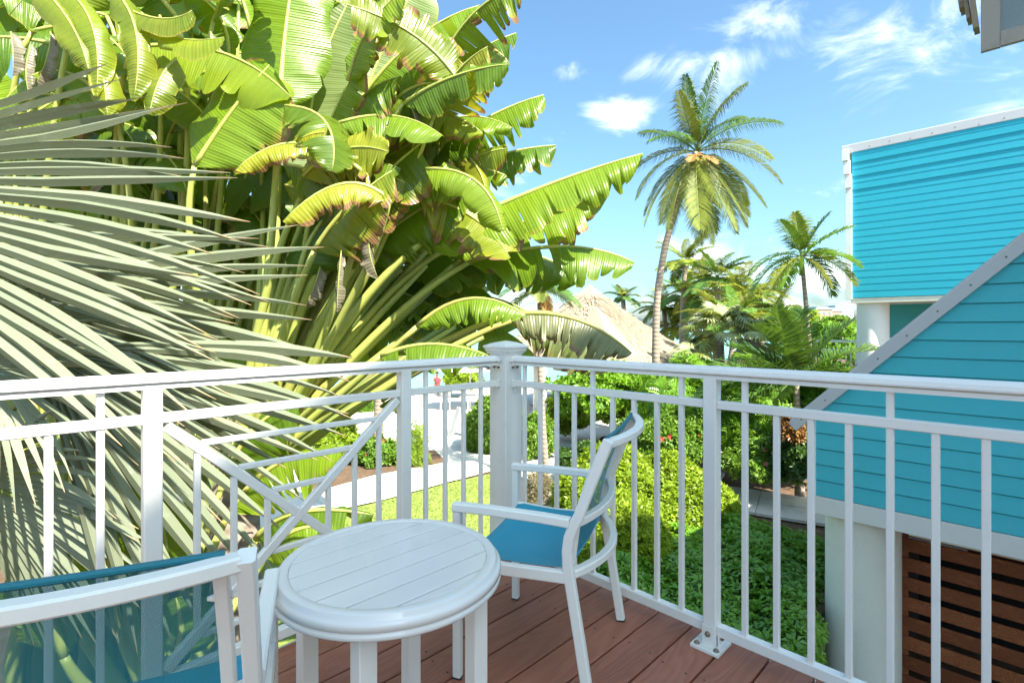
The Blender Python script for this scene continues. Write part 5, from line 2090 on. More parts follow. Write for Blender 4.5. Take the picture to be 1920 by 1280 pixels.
# slim areca palm in front of the teal house
ab = V((P(1532, 745, 12.7).x, 12.7, GZ))
ac = P(1503, 482, 12.7)
fl = []
for i, (a, L, dr, dep) in enumerate([(68, 1.25, .45, -.1), (48, 1.35, .5, -.2), (100, 1.1, .3, -.1), (118, 1.15, .5, -.2), (10, 1.55, 1.15, -.1), (24, 1.4, 1.0, -.3), (160, 1.55, 1.1, -.1), (172, 1.6, 1.4, .1), (190, 1.3, 1.1, -.3), (-10, 1.4, 1.3, .2), (-35, 1.0, .8, -.5), (205, 1.1, .9, -.5), (85, 1.2, .2, .3), (35, 1.2, .9, .4)]):
    a = math.radians(a)
    fl.append(dict(d0=V((math.cos(a), dep, math.sin(a))), L=L * .98, droop=dr * 1.25, mat=M['frond_green'] if i % 3 == 0 else M[('frond_yellow', 'frond_tip')[i % 2]], n=38, leaf=.46, seed=50 + i, hang=.75, lw=.032, vee=.35))
areca = palm('areca_palm', 'slim palm with a thin bare trunk and small crown beside the teal house', ab, ac, V((.05, 0, 0)), .075, .045, fl)
mb = MB()
mb.tube([ac - UP * .45, ac - UP * .15, ac + UP * .1], [.05, .062, .04], 10)
mb.build('crownshaft', M['petiole_dark'], areca)

# young palm just beyond the railing
yb = V((P(1500, 745, 12.2).x, 12.2, GZ))
yc = P(1492, 712, 12.2)
fl = []
for i, (a, L, dr, dep) in enumerate([(150, 1.9, .9, -.2), (168, 1.9, .7, -.1), (125, 1.5, .5, -.3), (105, 1.4, .3, -.1), (82, 1.3, .3, .1), (60, 1.4, .45, -.2), (42, 1.7, .85, -.1), (28, 1.7, 1.0, -.2), (135, 1.3, .6, .3), (185, 1.3, .6, -.2), (5, 1.2, .9, -.3), (-12, .9, .6, -.4), (205, .9, .6, -.3), (115, 1.5, .2, -.4)]):
    a = math.radians(a)
    fl.append(dict(d0=V((math.cos(a), dep, math.sin(a))), L=L * 1.3, droop=dr, mat=M['frond_green'], n=44, leaf=.66, seed=90 + i, hang=.28, lw=.042, vee=.55))
young = palm('young_palm', 'young dark green feather palm with a ringed pale trunk just beyond the right railing', yb, yc, V((0, 0, 0)), .10, .07, fl)

# palms behind the thatched roof
PG = 'feather palms in the distance behind the hut'
far = [(1285, 492, 30, 2.1, 'feather palm right behind the curved coconut trunk, tallest of the distant group', 'frond_yellow', 8),
       (1325, 545, 30, 2.8, 'lime-yellow palm above the right slope of the thatched roof', 'frond_yellow', 8),
       (1345, 520, 27, 2.2, 'green palm in the middle of the distant palm group', 'frond_green', 9),
       (1392, 556, 24, 2.0, 'bushy palm with yellowish drooping fronds left of the slim areca', 'frond_yellow', 8),
       (1455, 588, 23, 1.5, 'small sparse palm with a pale trunk under the areca crown', 'frond_green', 7),
       (1245, 578, 34, 2.1, 'low palm peeping over the thatched roof beside the coconut trunk', 'frond', 8),
       (1425, 545, 30, 1.6, 'palm with dark feathery fronds behind the yellowish bushy palm', 'frond_green', 8),
       (1262, 612, 34, 1.9, 'palm half hidden by the thatched roof edge and coconut trunk', 'frond_yellow', 8),
       (1012, 545, 13, 1.25, 'palm with dangling dead orange fronds behind the torn paddle leaves', 'frond_green', 8),
       (1345, 590, 22, 1.8, 'bright lime palm low in front of the distant group, above the thatch palms', 'frond_yellow', 10),
       (1380, 600, 21, 1.8, 'golden-green palm between the thatch palms and the slim areca', 'frond_tip', 10),
       (1285, 560, 33, 2.5, 'feathery green palm directly behind the lower coconut trunk', 'frond_tip', 9),
       (1415, 600, 26, 1.7, 'yellowish palm crown low behind the young palm', 'frond_yellow', 9),
       (1168, 560, 38, 1.6, 'far small palm above the thatched roof ridge', 'frond_green', 7)]
for i, (u, v, Y, L, lab, mt, nf) in enumerate(far):
    c = P(u, v, Y)
    b = V((c.x + rp.uniform(-.3, .3), Y, GZ))
    fl = []
    nfr = nf * 2
    for k in range(nfr):
        a = 2 * PI * k / nfr + rp.uniform(-.2, .2)
        el = rp.uniform(-.25, 1.15)
        d = V((math.cos(a) * math.cos(el), math.sin(a) * math.cos(el), math.sin(el)))
        mm = M[mt] if rp.random() < .6 else M[rp.choice(['frond_green', 'frond', 'frond_yellow'])]
        fl.append(dict(d0=d, L=L * rp.uniform(.8, 1.15), droop=rp.uniform(.6, 1.2), mat=mm, n=34, leaf=L * .30, seed=200 + i * 40 + k, hang=.7, lw=.045 * Y / 24 * max(1, L / 2), vee=.3))
    pt = palm('feather_palm', lab, b, c, V((rp.uniform(-.2, .2), 0, 0)), .13 * Y / 24 + .02, .09 * Y / 24 + .01, fl, PG)
    if i == 8:
        for k in range(4):
            frond(pt, c, (rp.uniform(.1, .6), -.8, -.3), .8, 1.2, M['frond_dead'], 18, .22, 900 + k, .8, .03, name='dead_frond')

# low silver thatch palms
def small_fan(parent, hub, axis, N, Rr, mat, seed, nseg=22):
    r = random.Random(seed)
    axis = V(axis).normalized()
    N = V(N)
    N = (N - axis * N.dot(axis)).normalized()
    B = N.cross(axis).normalized()
    vs, fs = [], []
    sp = 2.3
    da = 2 * sp / nseg
    for k in range(nseg):
        th = -sp + da * (k + .5)
        d = axis * math.cos(th) + B * math.sin(th)
        side = B * math.cos(th) - axis * math.sin(th)
        L = Rr * (1 - .15 * abs(th) / sp) * r.uniform(.9, 1.08)
        b = len(vs)
        w = .5 * da * L * .55
        m = hub + d * L * .55 - UP * L * .06
        e = hub + d * L - UP * L * r.uniform(.25, .5)
        vs += [hub, m - side * w, m + N * w * .4, m + side * w, e]
        fs += [(b, b + 1, b + 2), (b, b + 2, b + 3), (b + 1, b + 4, b + 2), (b + 2, b + 4, b + 3)]
    mb = MB()
    mb.add(vs, fs)
    return mb.build('leaf', mat, parent)


TG = 'silver thatch palms by the hut'
for i, (u, v, Y, hw_, hh_, n, lab) in enumerate([(1350, 628, 18, 1.25, 1.05, 40, 'bushy silver-green thatch palm just right of the thatched roof eave'),
                                              (1418, 640, 17, .9, .9, 26, 'smaller silver-green thatch palm beside the young feather palm'),
                                              (1300, 668, 17.5, .6, .5, 16, 'low thatch palm touching the thatched roof eave')]):
    c = P(u, v, Y)
    t = thing('thatch_palm', V((c.x, c.y, GZ)), lab, 'palm', TG)
    mb = MB()
    mb.tube([V((c.x, c.y, GZ)), c], [.14, .11], 9)
    mb.build('trunk', M['bark'], t)
    for k in range(n):
        a = rp.uniform(0, 2 * PI)
        el = rp.uniform(-.7, 1.3)
        d = V((math.cos(a) * math.cos(el), math.sin(a) * math.cos(el), math.sin(el)))
        hub = c + V((d.x * hw_, d.y * hw_, d.z * hh_)) * rp.uniform(.55, 1.0)
        small_fan(t, hub, (d + V((0, 0, -.55))).normalized(), (d + UP * .8), rp.uniform(.5, .75), M['frond_silver'] if rp.random() < .75 else M['frond'], 700 + i * 60 + k)

# ------------------------------------------------------------------ thatched hut
hut = thing('thatched_hut', V((P(1130, 700, 25).x, 25, GZ)), 'beach hut with a steep pale thatched roof on columns', 'hut')
ap = P(1106, 533, 26)
ez = -.20
cxh = ap.x
hx_ = 5.5
corners = [V((cxh - hx_, 26 - 1.2, ez)), V((cxh + .7, 26 - 5.0, ez)), V((cxh + hx_ + .3, 26 + .6, ez)), V((cxh - .6, 26 + 5.0, ez))]
mb = MB()
ridge = [ap, ap]
for k in range(4):
    a_, b_ = corners[k], corners[(k + 1) % 4]
    N_ = 10
    for i in range(N_):
        t0_, t1_ = i / N_, (i + 1) / N_

        def rp_(c, t):
            q = ap.lerp(c, t)
            q.z -= .25 * math.sin(PI * t)
            return q
        mb.add([rp_(a_, t0_), rp_(b_, t0_), rp_(b_, t1_), rp_(a_, t1_)], [(0, 3, 2, 1)])
for k in range(4):
    a_, b_ = corners[k], corners[(k + 1) % 4]
    mb.add([a_, b_, b_ - UP * .35 + (ap - b_) * .03, a_ - UP * .35 + (ap - a_) * .03], [(0, 3, 2, 1)])
mb.build('roof', M['thatch'], hut)
# straw ends standing proud of the slopes
r_ = np.random.default_rng(4)
quads = []
apn = np.array(ap)
for k in range(4):
    a_, b_ = np.array(corners[k]), np.array(corners[(k + 1) % 4])
    nn = np.cross(b_ - apn, a_ - apn)
    nn /= np.linalg.norm(nn)
    if nn[2] < 0:
        nn = -nn
    n_ = 2600
    t = np.sqrt(r_.uniform(.01, 1.02, n_))
    s = r_.uniform(0, 1, n_)
    e = a_[None] * (1 - s)[:, None] + b_[None] * s[:, None]
    p = apn + (e - apn) * t[:, None]
    p[:, 2] -= .25 * np.sin(PI * np.minimum(t, 1))
    d = (e - apn)
    d /= np.linalg.norm(d, axis=1, keepdims=True)
    sd = np.cross(d, nn)
    w = r_.uniform(.02, .05, n_)[:, None]
    L = r_.uniform(.2, .42, n_)[:, None]
    lift = r_.uniform(.01, .06, n_)[:, None]
    sk = r_.normal(0, .08, (n_, 1))
    b0_ = p + nn * .0
    e0_ = p + d * L + nn * lift + sd * sk
    quads.append(np.stack([b0_ - sd * w, b0_ + sd * w, e0_ + sd * w * .6, e0_ - sd * w * .6], axis=1))
q = np.concatenate(quads)
np_mesh('straw', q.reshape(-1, 3), np.arange(q.size // 3).reshape(-1, 4), M['thatch'], hut, kind='stuff')
# small lower roof over the entrance
ap2 = P(1118, 573, 22.5)
cs2 = [V((ap2.x - 2.0, 22.0, -.35)), V((ap2.x + .6, 20.2, -.75)), V((ap2.x + 2.3, 22.6, -.35)), V((ap2.x, 24.6, 1.0))]
mb = MB()
for k in range(4):
    a_, b_ = cs2[k], cs2[(k + 1) % 4]
    mb.add([ap2, a_, b_], [(0, 1, 2)])
    mb.add([a_, b_, b_ - UP * .3 + (ap2 - b_) * .04, a_ - UP * .3 + (ap2 - a_) * .04], [(0, 3, 2, 1)])
mb.build('porch_roof', M['thatch'], hut)
for (u, Y) in ((1006, 24), (1018, 22.5), (1150, 20.6), (1240, 24), (1268, 25)):
    q = V((P(u, 700, Y).x, Y, 0))
    mb = MB()
    mb.bar(V((q.x, q.y, GZ)), V((q.x, q.y, -.2)), .32, .32, V((1, 0, 0)), .02)
    mb.build('column', M['stucco'], hut)
mb = MB()
mb.box(V((cxh + 2.9, 27, (GZ - .4) / 2)), (1.9, .15, (GZ + .4) / -2), None, .02)
mb.build('wall', M['stucco'], hut)
mb = MB()
mb.box(V((cxh - .9, 28.5, -.55)), (3.6, .2, .16), None, .02)
mb.build('beam', M['stucco'], hut)

# orange cooler on a dark stand under the hut
q = P(1046, 727, 22)
cool = thing('drinks_cooler', V((q.x, 22, GZ)), 'orange drinks cooler on a dark stand under the hut', 'cooler')
mb = MB()
mb.lathe((q.x, 22, 0), [(0, -1.14), (.16, -1.14), (.17, -1.12), (.17, -1.02), (.18, -1.0), (.18, -1.62), (.16, -1.64), (0, -1.64)], 18)
mb.build('body', M['orange'], cool)
mb = MB()
mb.box(V((q.x, 22, -1.70)), (.42, .3, .05))
for sx in (-.36, .36):
    mb.bar(V((q.x + sx, 22, GZ)), V((q.x + sx, 22, -1.74)), .07, .07)
mb.build('stand', M['rubber'], cool)

# ------------------------------------------------------------------ shrubs and trees
def shrub(name, label, c, rad, n, size, kind, mat, seed, cat='shrub', group=None, zmin=-.35, lo=.78, bumps=.14, freq=3.0, trunk=None, flowers=None, fmat=None, corek=.8, cmat=None, jit=.7):
    base = V((c.x, c.y, GZ))
    t = thing(name, base, label, cat, group)
    p, nn = shell_pts(c, rad, n, seed, lo, bumps, zmin, freq)
    ok = p[:, 2] > GZ
    o = scatter('foliage', p[ok], nn[ok], size, kind, mat, t, seed, jit)
    o['kind'] = 'stuff'
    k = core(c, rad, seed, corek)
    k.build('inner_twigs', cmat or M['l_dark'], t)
    if trunk:
        mb = MB()
        mb.tube([base, V((c.x, c.y, c.z - rad[2] * .4))], [trunk, trunk * .7], 9)
        for s in range(5):
            a = s * 1.3
            mb.tube([V((c.x, c.y, c.z - rad[2] * .8)), V((c.x + rad[0] * .5 * math.cos(a), c.y + rad[1] * .5 * math.sin(a), c.z + rad[2] * .2))], [trunk * .5, trunk * .2], 6)
        mb.build('trunk', M['bark'], t)
    if flowers:
        r = random.Random(seed)
        idx = [i for i in range(len(p)) if ok[i] and nn[i][1] < .1 and nn[i][2] > -.1]
        for i in range(flowers):
            q = V(p[r.choice(idx)]) + V((0, -.03, .03))
            mb = MB()
            for k_ in range(5):
                a = k_ * 2 * PI / 5
                d = V((math.cos(a), -.35, math.sin(a)))
                s = V((-math.sin(a), 0, math.cos(a)))
                L_ = .055
                mb.add([q, q + d * L_ * .6 - s * L_ * .4, q + d * L_ * 1.2, q + d * L_ * .6 + s * L_ * .4], [(0, 1, 2, 3)])
            mb.build('flower', fmat or M['flower'], t)
    return t


# dark glossy ground-hugging bed below the right railing
def bed(name, label, poly_fn, n, z0, amp, seed, size, kind, mat, cat):
    r = np.random.default_rng(seed)
    a = r.uniform(-5.6, -1.3, n)
    nn = r.uniform(2.9, 8.9, n)
    k = poly_fn(a, nn)
    a, nn = a[k], nn[k]
    x = R2 * (a + nn)
    y = R2 * (nn - a)
    return a, nn, x, y


r_ = np.random.default_rng(12)
nA_ = 4300
aa = r_.uniform(-5.4, -1.62, nA_)
nb_ = r_.uniform(2.8, 9.3, nA_)
keep = (aa > -3.98 + .12 * np.sin(nb_ * 2.1)) & ((nb_ < 6.45) | (aa < -1.85))
aa, nb_ = aa[keep], nb_[keep]


def bed_z(a, n):
    return -1.95 + .10 * np.sin(a * 2.3 + 1) * np.sin(n * 1.9) + .06 * np.sin(a * 5.1 + n * 3.7) - .35 * np.clip((n - 8.7), 0, 1) ** 2


xx, yy = R2 * (aa + nb_), R2 * (nb_ - aa)
zz = bed_z(aa, nb_) - r_.uniform(0, .22, len(aa))
eps = .02
gz_a = (bed_z(aa + eps, nb_) - bed_z(aa, nb_)) / eps
nrm = np.stack([-gz_a * R2, gz_a * R2, np.ones_like(aa)], axis=1)
nrm /= np.linalg.norm(nrm, axis=1, keepdims=True)
sb = thing('shrub_bed', W(-3.0, 5.5, GZ), 'bed of dark glossy whorled-leaf shrubs below the right railing', 'shrub')
o = scatter('foliage', np.stack([xx, yy, zz], 1), nrm, .125, 'rosette', M['l_schef'], sb, 5, .5, nvar=7, up=.9)
o['kind'] = 'stuff'
# side faces of the bed
nS = 1500
tt_ = r_.uniform(0, 1, nS)
pts_, nr_ = [], []
for t in tt_:
    if r_.uniform() < .4:
        a_, n_ = -1.64, 3 + t * 3.5
        nv = (R2, -R2, .2)
    else:
        n_ = 2.85
        a_ = -4.2 + t * 2.5
        nv = (-R2, -R2, .2)
    pp = W(a_, n_, GZ + r_.uniform(.05, .8))
    pts_.append(tuple(pp))
    nr_.append(nv)
o = scatter('foliage', np.array(pts_), np.array(nr_), .115, 'rosette', M['l_schef'], sb, 6, .7, up=.5)
o['kind'] = 'stuff'
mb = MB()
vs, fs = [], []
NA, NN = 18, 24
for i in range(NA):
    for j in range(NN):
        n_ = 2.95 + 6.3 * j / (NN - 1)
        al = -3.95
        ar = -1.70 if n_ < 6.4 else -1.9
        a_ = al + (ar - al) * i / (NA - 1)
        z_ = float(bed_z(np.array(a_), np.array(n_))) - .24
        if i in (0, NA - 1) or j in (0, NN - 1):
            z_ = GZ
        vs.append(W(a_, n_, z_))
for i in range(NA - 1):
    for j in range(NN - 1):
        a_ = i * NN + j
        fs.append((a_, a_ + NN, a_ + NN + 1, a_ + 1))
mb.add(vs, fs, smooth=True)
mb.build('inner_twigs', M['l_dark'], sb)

# golden clipped mounds
MG = 'clipped lime-green hedge mounds'
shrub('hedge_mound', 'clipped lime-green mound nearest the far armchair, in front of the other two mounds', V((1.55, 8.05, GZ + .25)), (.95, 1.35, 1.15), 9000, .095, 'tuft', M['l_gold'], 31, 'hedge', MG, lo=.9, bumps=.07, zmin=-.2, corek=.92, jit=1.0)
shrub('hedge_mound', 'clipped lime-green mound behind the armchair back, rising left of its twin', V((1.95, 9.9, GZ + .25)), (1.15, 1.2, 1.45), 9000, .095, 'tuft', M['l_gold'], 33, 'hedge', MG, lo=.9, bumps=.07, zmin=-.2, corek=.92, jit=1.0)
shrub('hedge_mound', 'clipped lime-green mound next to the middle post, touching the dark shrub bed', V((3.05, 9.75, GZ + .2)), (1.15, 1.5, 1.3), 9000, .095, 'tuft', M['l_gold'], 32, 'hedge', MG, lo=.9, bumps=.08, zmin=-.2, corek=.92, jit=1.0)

# bright leafy tree and the mass right of it
c = P(1150, 735, 16.5)
shrub('small_tree', 'small bright green tree with a slender trunk behind the far armchair', c, (1.75, 1.5, .95), 3400, .20, 'tuft', M['l_tree'], 41, 'tree', None, lo=.55, bumps=.25, zmin=-.9, trunk=.08, corek=.5)
SG = 'sunlit leafy shrubs beyond the lime-green mounds'
shrub('leafy_shrub', 'tall feathery-leaved shrub behind the middle post of the right railing', P(1290, 775, 14), (1.35, 1.3, 1.35), 2600, .20, 'pinnate', M['l_tree'], 42, 'shrub', SG, lo=.62, bumps=.22, zmin=-.6, corek=.68)
shrub('leafy_shrub', 'feathery-leaved shrub between the middle post and the teal gable', P(1400, 775, 13.2), (1.25, 1.2, 1.25), 2600, .19, 'pinnate', M['l_tree'], 43, 'shrub', SG, lo=.62, bumps=.22, zmin=-.6, corek=.68)
shrub('flowering_shrub', 'low flowering shrub with pink blooms at the foot of the feathery shrubs', P(1440, 865, 11.9), (.95, .6, .68), 2600, .12, 'tuft', M['l_shrub'], 44, 'shrub', SG, lo=.7, bumps=.2, zmin=-.5, flowers=7, fmat=M['flower_pink'], corek=.7)
shrub('flowering_shrub', 'low shrub with red blooms behind the lime-green mounds', P(1250, 835, 12.4), (1.15, .6, .7), 2600, .12, 'tuft', M['l_shrub'], 45, 'shrub', SG, lo=.7, bumps=.2, zmin=-.5, flowers=9, corek=.7)
shrub('dark_shrub', 'dark round shrub beside the teal gable corner', P(1495, 850, 11.3), (.55, .55, .85), 1800, .12, 'tuft', M['l_dark'], 46, 'shrub', SG, lo=.65, bumps=.2, zmin=-.6, corek=.7)
shrub('croton_shrub', 'reddish croton leaves beside the teal gable corner', P(1485, 810, 11.0), (.22, .2, .35), 160, .16, 'tuft', M['l_red'], 47, 'shrub', None, lo=.4, corek=.3)
q = P(1440, 917, 11.4)
shrub('leafy_shrub', 'mid-green shrub behind the young feather palm trunk', P(1540, 760, 12.6), (.9, .7, 1.1), 1900, .15, 'tuft', M['l_tree'], 48, 'shrub', SG, lo=.65, bumps=.2, zmin=-.6, corek=.7)
shrub('leafy_shrub', 'bright shrub left of the hut column, beyond the small tree', P(1190, 745, 18.5), (1.6, 1.2, 1.0), 2200, .2, 'tuft', M['l_tree'], 49, 'shrub', SG, lo=.6, bumps=.2, zmin=-.6, corek=.65)

# hedges and shrubs round the plaza
HG = 'low shrubs along the plaza'
shrub('round_bush', 'clipped round bush directly left of the corner post, beside the folding sign', P(930, 806, 17), (1.05, 1.0, 1.0), 3600, .15, 'tuft', M['l_shrub'], 51, 'shrub', HG, lo=.85, bumps=.08, zmin=-.7, corek=.85)
shrub('low_bush', 'green bush seen between the corner post and first baluster', P(1008, 820, 16), (.55, .6, .72), 1600, .14, 'tuft', M['l_shrub'], 52, 'shrub', HG, lo=.75, bumps=.15, zmin=-.6)
shrub('low_bush', 'pale green bush at the bend of the path', P(1062, 780, 18.5), (.75, .6, .75), 1600, .15, 'tuft', M['l_gold'], 53, 'shrub', HG, lo=.7, bumps=.18, zmin=-.6)
shrub('dry_bush', 'dry beige bush behind the armrest of the far chair', P(1012, 925, 11.4), (.36, .36, .48), 1800, .10, 'blade', M['l_dry'], 54, 'shrub', None, lo=.5, zmin=-.6, corek=.4, cmat=M['l_dry'])
shrub('low_bush', 'dark low bush at the near edge of the shaded path', P(1105, 868, 13.2), (.8, .5, .45), 1500, .13, 'tuft', M['l_dark'], 55, 'shrub', HG, lo=.7, bumps=.2, zmin=-.5)
FG = 'flowering border between lawn and plaza'
shrub('border_shrub', 'loose yellow-green border shrub at the left end of the flower bed', P(645, 850, 15.3), (.85, .5, .55), 1500, .13, 'tuft', M['l_gold'], 56, 'shrub', FG, lo=.6, bumps=.25, zmin=-.4, flowers=4)
shrub('border_shrub', 'border shrub with red flowers in the middle of the flower bed', P(708, 852, 15.0), (.75, .45, .5), 1500, .12, 'tuft', M['l_shrub'], 57, 'shrub', FG, lo=.6, bumps=.25, zmin=-.4, flowers=9)
shrub('border_shrub', 'taller upright border shrub at the right end of the flower bed', P(772, 845, 15.0), (.45, .4, .75), 1500, .13, 'blade', M['l_gold'], 58, 'shrub', FG, lo=.4, bumps=.3, zmin=-.5)
shrub('border_shrub', 'bright bush behind the crossed panel, beyond the flower bed', P(615, 815, 18), (.95, .7, .7), 1900, .15, 'tuft', M['l_gold'], 59, 'shrub', FG, lo=.65, bumps=.2, zmin=-.5)
shrub('box_hedge', 'small clipped hedge beside the beige garden wall', P(684, 768, 25), (.55, .5, .55), 1300, .15, 'tuft', M['l_shrub'], 60, 'hedge', None, lo=.85, bumps=.05, zmin=-.8)
shrub('yellow_bush', 'yellow-green bush by the water behind the seated person', P(868, 712, 30), (1.0, .7, .75), 1200, .22, 'tuft', M['l_gold'], 61, 'shrub', None, lo=.6, bumps=.2, zmin=-.6)
sheet('planting_bed', [(p.x, p.y) for p in (G(590, 925), G(700, 893), G(838, 868), G(815, 846), G(640, 850), G(560, 880))], GZ + .045, M['soil'])
sheet('mulch_bed', [(p.x, p.y) for p in (G(1042, 872), G(1080, 880), G(1180, 850), G(1130, 838), G(1050, 852))], GZ + .05, M['soil'])
gw = thing('garden_wall', V((P(625, 760, 24).x, 24, GZ)), 'low beige garden wall by the plaza', 'wall')
mb = MB()
mb.box(V((P(618, 760, 24).x, 24, GZ + .62)), (1.15, .12, .62), None, .02)
mb.build('wall', M['stucco'], gw)

# palms whose trunks show through the railing at the left
LG = 'palm trunks between the plaza and the sea'
for i, (u0, v0, u1, Y, r0, lab) in enumerate([(705, 880, 716, 15.4, .16, 'thick pale palm trunk rising from the flower bed'), (640, 745, 648, 31, .14, 'slender palm trunk before the sea, left of the two'), (655, 745, 664, 31.5, .13, 'slender leaning palm trunk before the sea, right of the two')]):
    b = V((P(u0, v0, Y).x, Y, GZ))
    c = P(u1, 610 - (60 if i == 0 else 20), Y)
    fl = [dict(d0=V((math.cos(k * .9), math.sin(k * .9), .5)), L=1.6, droop=1.0, mat=M['frond'], n=24, leaf=.45, seed=800 + i * 20 + k, hang=.6, lw=.05) for k in range(7)]
    palm('feather_palm', lab, b, c, V((.05, 0, 0)), r0, r0 * .8, fl, LG)

# far green trees and the pink hotel
FT = 'far broadleaf trees below the hotel'
for i, (u, v, Y, rx, rz_, lab, mt) in enumerate([(1560, 645, 42, 2.2, 1.9, 'bright green tree crown left of the teal house, below the hotel', 'l_tree'), (1602, 648, 44, 2.2, 1.9, 'bright green tree crown partly hidden by the white round column', 'l_tree'), (1520, 640, 46, 1.9, 1.5, 'bright green tree crown behind the slim areca trunk', 'l_tree'),
                                                 (1490, 604, 52, 2.0, 1.2, 'rounded yellow-green tree crown behind the areca trunk', 'l_gold'), (1571, 606, 70, 1.5, .9, 'round treetop directly in front of the pink hotel', 'l_shrub')]):
    c = P(u, v, Y)
    shrub('broadleaf_tree', lab, c, (rx, rx, rz_), 1500, .34, 'tuft', M[mt], 120 + i, 'tree', FT, lo=.6, bumps=.2, zmin=-.6, trunk=.2, corek=.65)
hotel = thing('hotel', V((P(1570, 600, 170).x, 170, GZ)), 'distant pink hotel with rows of windows and blue-grey roofs', 'building')
blocks = [(1531, 1561, 580, 170), (1560, 1578, 583, 176), (1566, 1600, 577, 178)]
for bi, (ua, ub, vt, Y) in enumerate(blocks):
    xa, xb = P(ua, 0, Y).x, P(ub, 0, Y).x
    zt = P(0, vt, Y).z
    mb = MB()
    mb.box(V(((xa + xb) / 2, Y + 5, (zt + GZ) / 2)), ((xb - xa) / 2, 5, (zt - GZ) / 2))
    mb.build('wall', M['pink'] if bi != 2 else M['stucco'], hotel)
    mb = MB()
    mb.box(V(((xa + xb) / 2, Y + 5, zt + .25)), ((xb - xa) / 2 + .3, 5.3, .25))
    mb.box(V(((xa + xb) / 2, Y + 5, zt + .7)), ((xb - xa) / 2 - .8, 4, .22))
    mb.build('roof', M['roofgrey'], hotel)
    nx_ = max(2, int((xb - xa) / 1.4))
    base_w = None
    for i in range(nx_):
        for k in range(5):
            x = xa + (i + .5) * (xb - xa) / nx_
            zc = zt - 1.3 - k * 1.35
            if base_w is None:
                mb = MB()
                mb.box(V((0, 0, 0)), (.36, .06, .36))
                o = mb.build('window', M['glass_dark'])
                base_w = o
            else:
                o = base_w.copy()
                C.objects.link(o)
            o.parent = hotel
            o.location = V((x, Y - .03, zc)) - hotel.location

# ------------------------------------------------------------------ small things on the plaza
q = G(862, 818)
sg = thing('folding_sign', q, 'white folding sandwich-board sign on the sunny plaza', 'sign')
for s, mt in ((-1, 'signwhite'), (1, 'signblue')):
    lo_ = q + V((.34 * s, .1 * s, 0))
    hi_ = q + V((.03 * s, .02 * s, 1.05))
    sd = V((.30, -.95, 0)).normalized()
    u_ = (hi_ - lo_)
    mb = MB()
    mb.bar(lo_, hi_, .62, .03, sd, .008)
    pn = mb.build('panel', M['signwhite'], sg)
    mb = MB()
    nrm_ = u_.normalized().cross(sd).normalized()
    if nrm_.dot(V((s, 0, 0))) < 0:
        nrm_ = -nrm_
    mb.bar(lo_ + u_ * .22 + nrm_ * .018, lo_ + u_ * .92 + nrm_ * .018, .52, .006, sd)
    mb.build('face', M[mt], pn)
q = G(836, 768)
pc_ = thing('patio_chair', q, 'small white chair on the plaza by the water', 'chair')
for sx in (-.22, .22):
    mb = MB()
    mb.bar(q + V((sx, -.2, 0)), q + V((sx, -.2, .62)), .05, .05)
    mb.build('leg', CM, pc_)
    mb = MB()
    mb.bar(q + V((sx - .08, .22, 0)), q + V((sx - .02, .24, .95)), .05, .05)
    mb.build('leg', CM, pc_)
mb = MB()
mb.box(q + V((0, 0, .43)), (.25, .24, .03))
mb.build('seat', CM, pc_)
mb = MB()
mb.box(q + V((-.02, .25, .72)), (.22, .02, .2))
mb.build('backrest', CM, pc_)
q = G(878, 770)
pt_ = thing('patio_table', q, 'small round white table on the plaza beside the parasol pole', 'table')
mb = MB()
mb.lathe(q, [(0, .73), (.44, .73), (.45, .715), (.44, .70), (0, .70)], 24)
mb.build('tabletop', CM, pt_)
mb = MB()
mb.tube([q + UP * .02, q + UP * .7], [.04, .04], 8)
mb.lathe(q, [(0, .04), (.25, .03), (.26, 0)], 18)
mb.build('leg', CM, pt_)
pp_ = thing('parasol', q + V((.05, .5, 0)), 'white parasol over the plaza table, mostly behind the leaves', 'umbrella')
b = q + V((.05, .5, 0))
mb = MB()
mb.tube([b, b + UP * 2.3], [.03, .03], 8)
mb.build('pole', CM, pp_)
mb = MB()
vs = [b + UP * 2.35] + [b + V((1.7 * math.cos(k * PI / 4), 1.7 * math.sin(k * PI / 4), 1.95)) for k in range(8)]
mb.add(vs, [(0, 1 + k, 1 + (k + 1) % 8) for k in range(8)])
mb.build('canopy', M['signwhite'], pp_)

# bather sitting on a white ledge by the water
q = V((P(820, 720, 31).x, 31, 0))
led = thing('ledge', V((q.x, 31, GZ)), 'white ledge by the water with a person sitting on it', 'bench')
mb = MB()
mb.box(V((q.x + .1, 31.1, GZ + .24)), (.75, .3, .24), None, .03)
mb.build('seat', M['white_wall'], led)
per = thing('person', V((q.x, 30.95, GZ + .48)), 'tiny seated person in a dark red top on the ledge by the water', 'person')


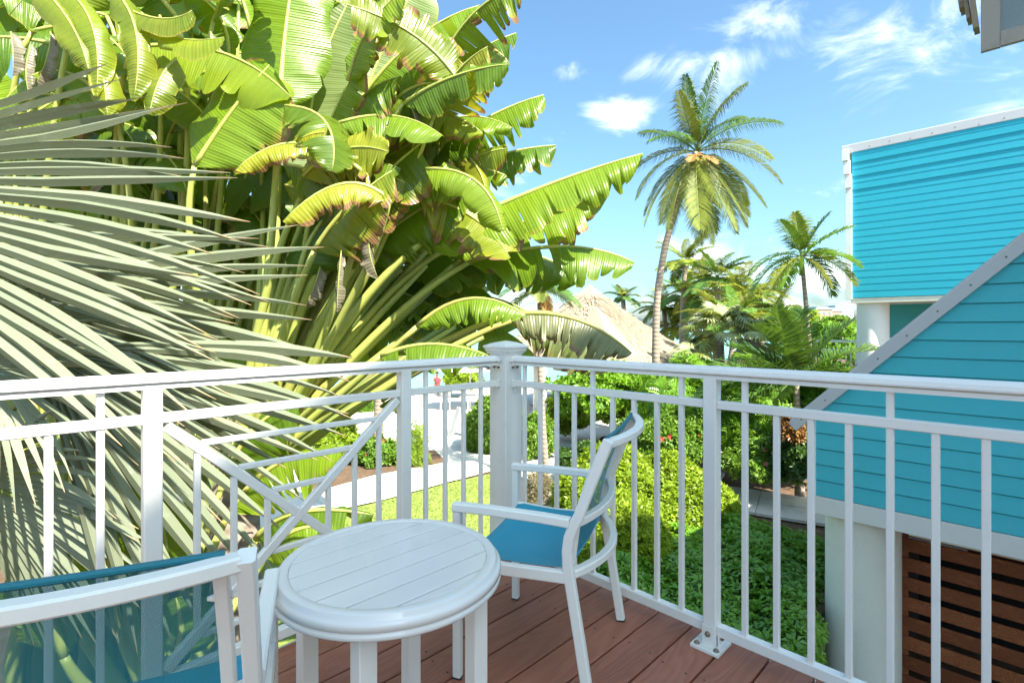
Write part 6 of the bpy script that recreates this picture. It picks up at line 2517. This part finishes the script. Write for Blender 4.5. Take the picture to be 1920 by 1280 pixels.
def skin_body(name, chain, edges, radii, mat, parent):
    me = bpy.data.meshes.new(name)
    o0 = origin_of(parent)
    me.from_pydata([tuple(V(p) - o0) for p in chain], edges, [])
    o = bpy.data.objects.new(name, me)
    C.objects.link(o)
    o.parent = parent
    md = o.modifiers.new('Skin', 'SKIN')
    me.skin_vertices.new() if not me.skin_vertices else None
    for i, r in enumerate(radii):
        me.skin_vertices[0].data[i].radius = (r, r)
    me.skin_vertices[0].data[0].use_root = True
    s = o.modifiers.new('Sub', 'SUBSURF')
    s.levels = s.render_levels = 1
    me.materials.append(mat)
    return o


S0 = V((q.x, 30.95, GZ + .55))
bp = [S0, S0 + V((0, .02, .2)), S0 + V((0, 0, .44)), S0 + V((0, -.01, .56)), S0 + V((0, -.02, .68)), S0 + V((0, -.02, .78)),
      S0 + V((-.19, 0, .42)), S0 + V((-.26, -.08, .18)), S0 + V((-.14, -.28, .08)),
      S0 + V((.19, 0, .42)), S0 + V((.26, -.08, .18)), S0 + V((.14, -.28, .08)),
      S0 + V((-.10, -.02, 0)), S0 + V((-.12, -.42, .04)), S0 + V((-.11, -.46, -.40)), S0 + V((-.11, -.58, -.46)),
      S0 + V((.10, -.02, 0)), S0 + V((.12, -.42, .04)), S0 + V((.11, -.46, -.40)), S0 + V((.11, -.58, -.46))]
be = [(0, 1), (1, 2), (2, 3), (3, 4), (4, 5), (2, 6), (6, 7), (7, 8), (2, 9), (9, 10), (10, 11), (0, 12), (12, 13), (13, 14), (14, 15), (0, 16), (16, 17), (17, 18), (18, 19)]
br_ = [.15, .14, .13, .055, .095, .085, .06, .045, .035, .06, .045, .035, .09, .07, .05, .035, .09, .07, .05, .035]
skin_body('body', bp, be, br_, M['skin'], per)
mb = MB()
mb.lathe(S0, [(.16, .02), (.165, .2), (.175, .38), (.10, .48), (.06, .50)], 14)
mb.build('top', M['cloth_dark'], per)
mb = MB()
mb.ball(S0 + V((0, .01, .76)), .105, 10, 7, (1, 1.05, .9))
mb.build('hair', M['hair'], per)
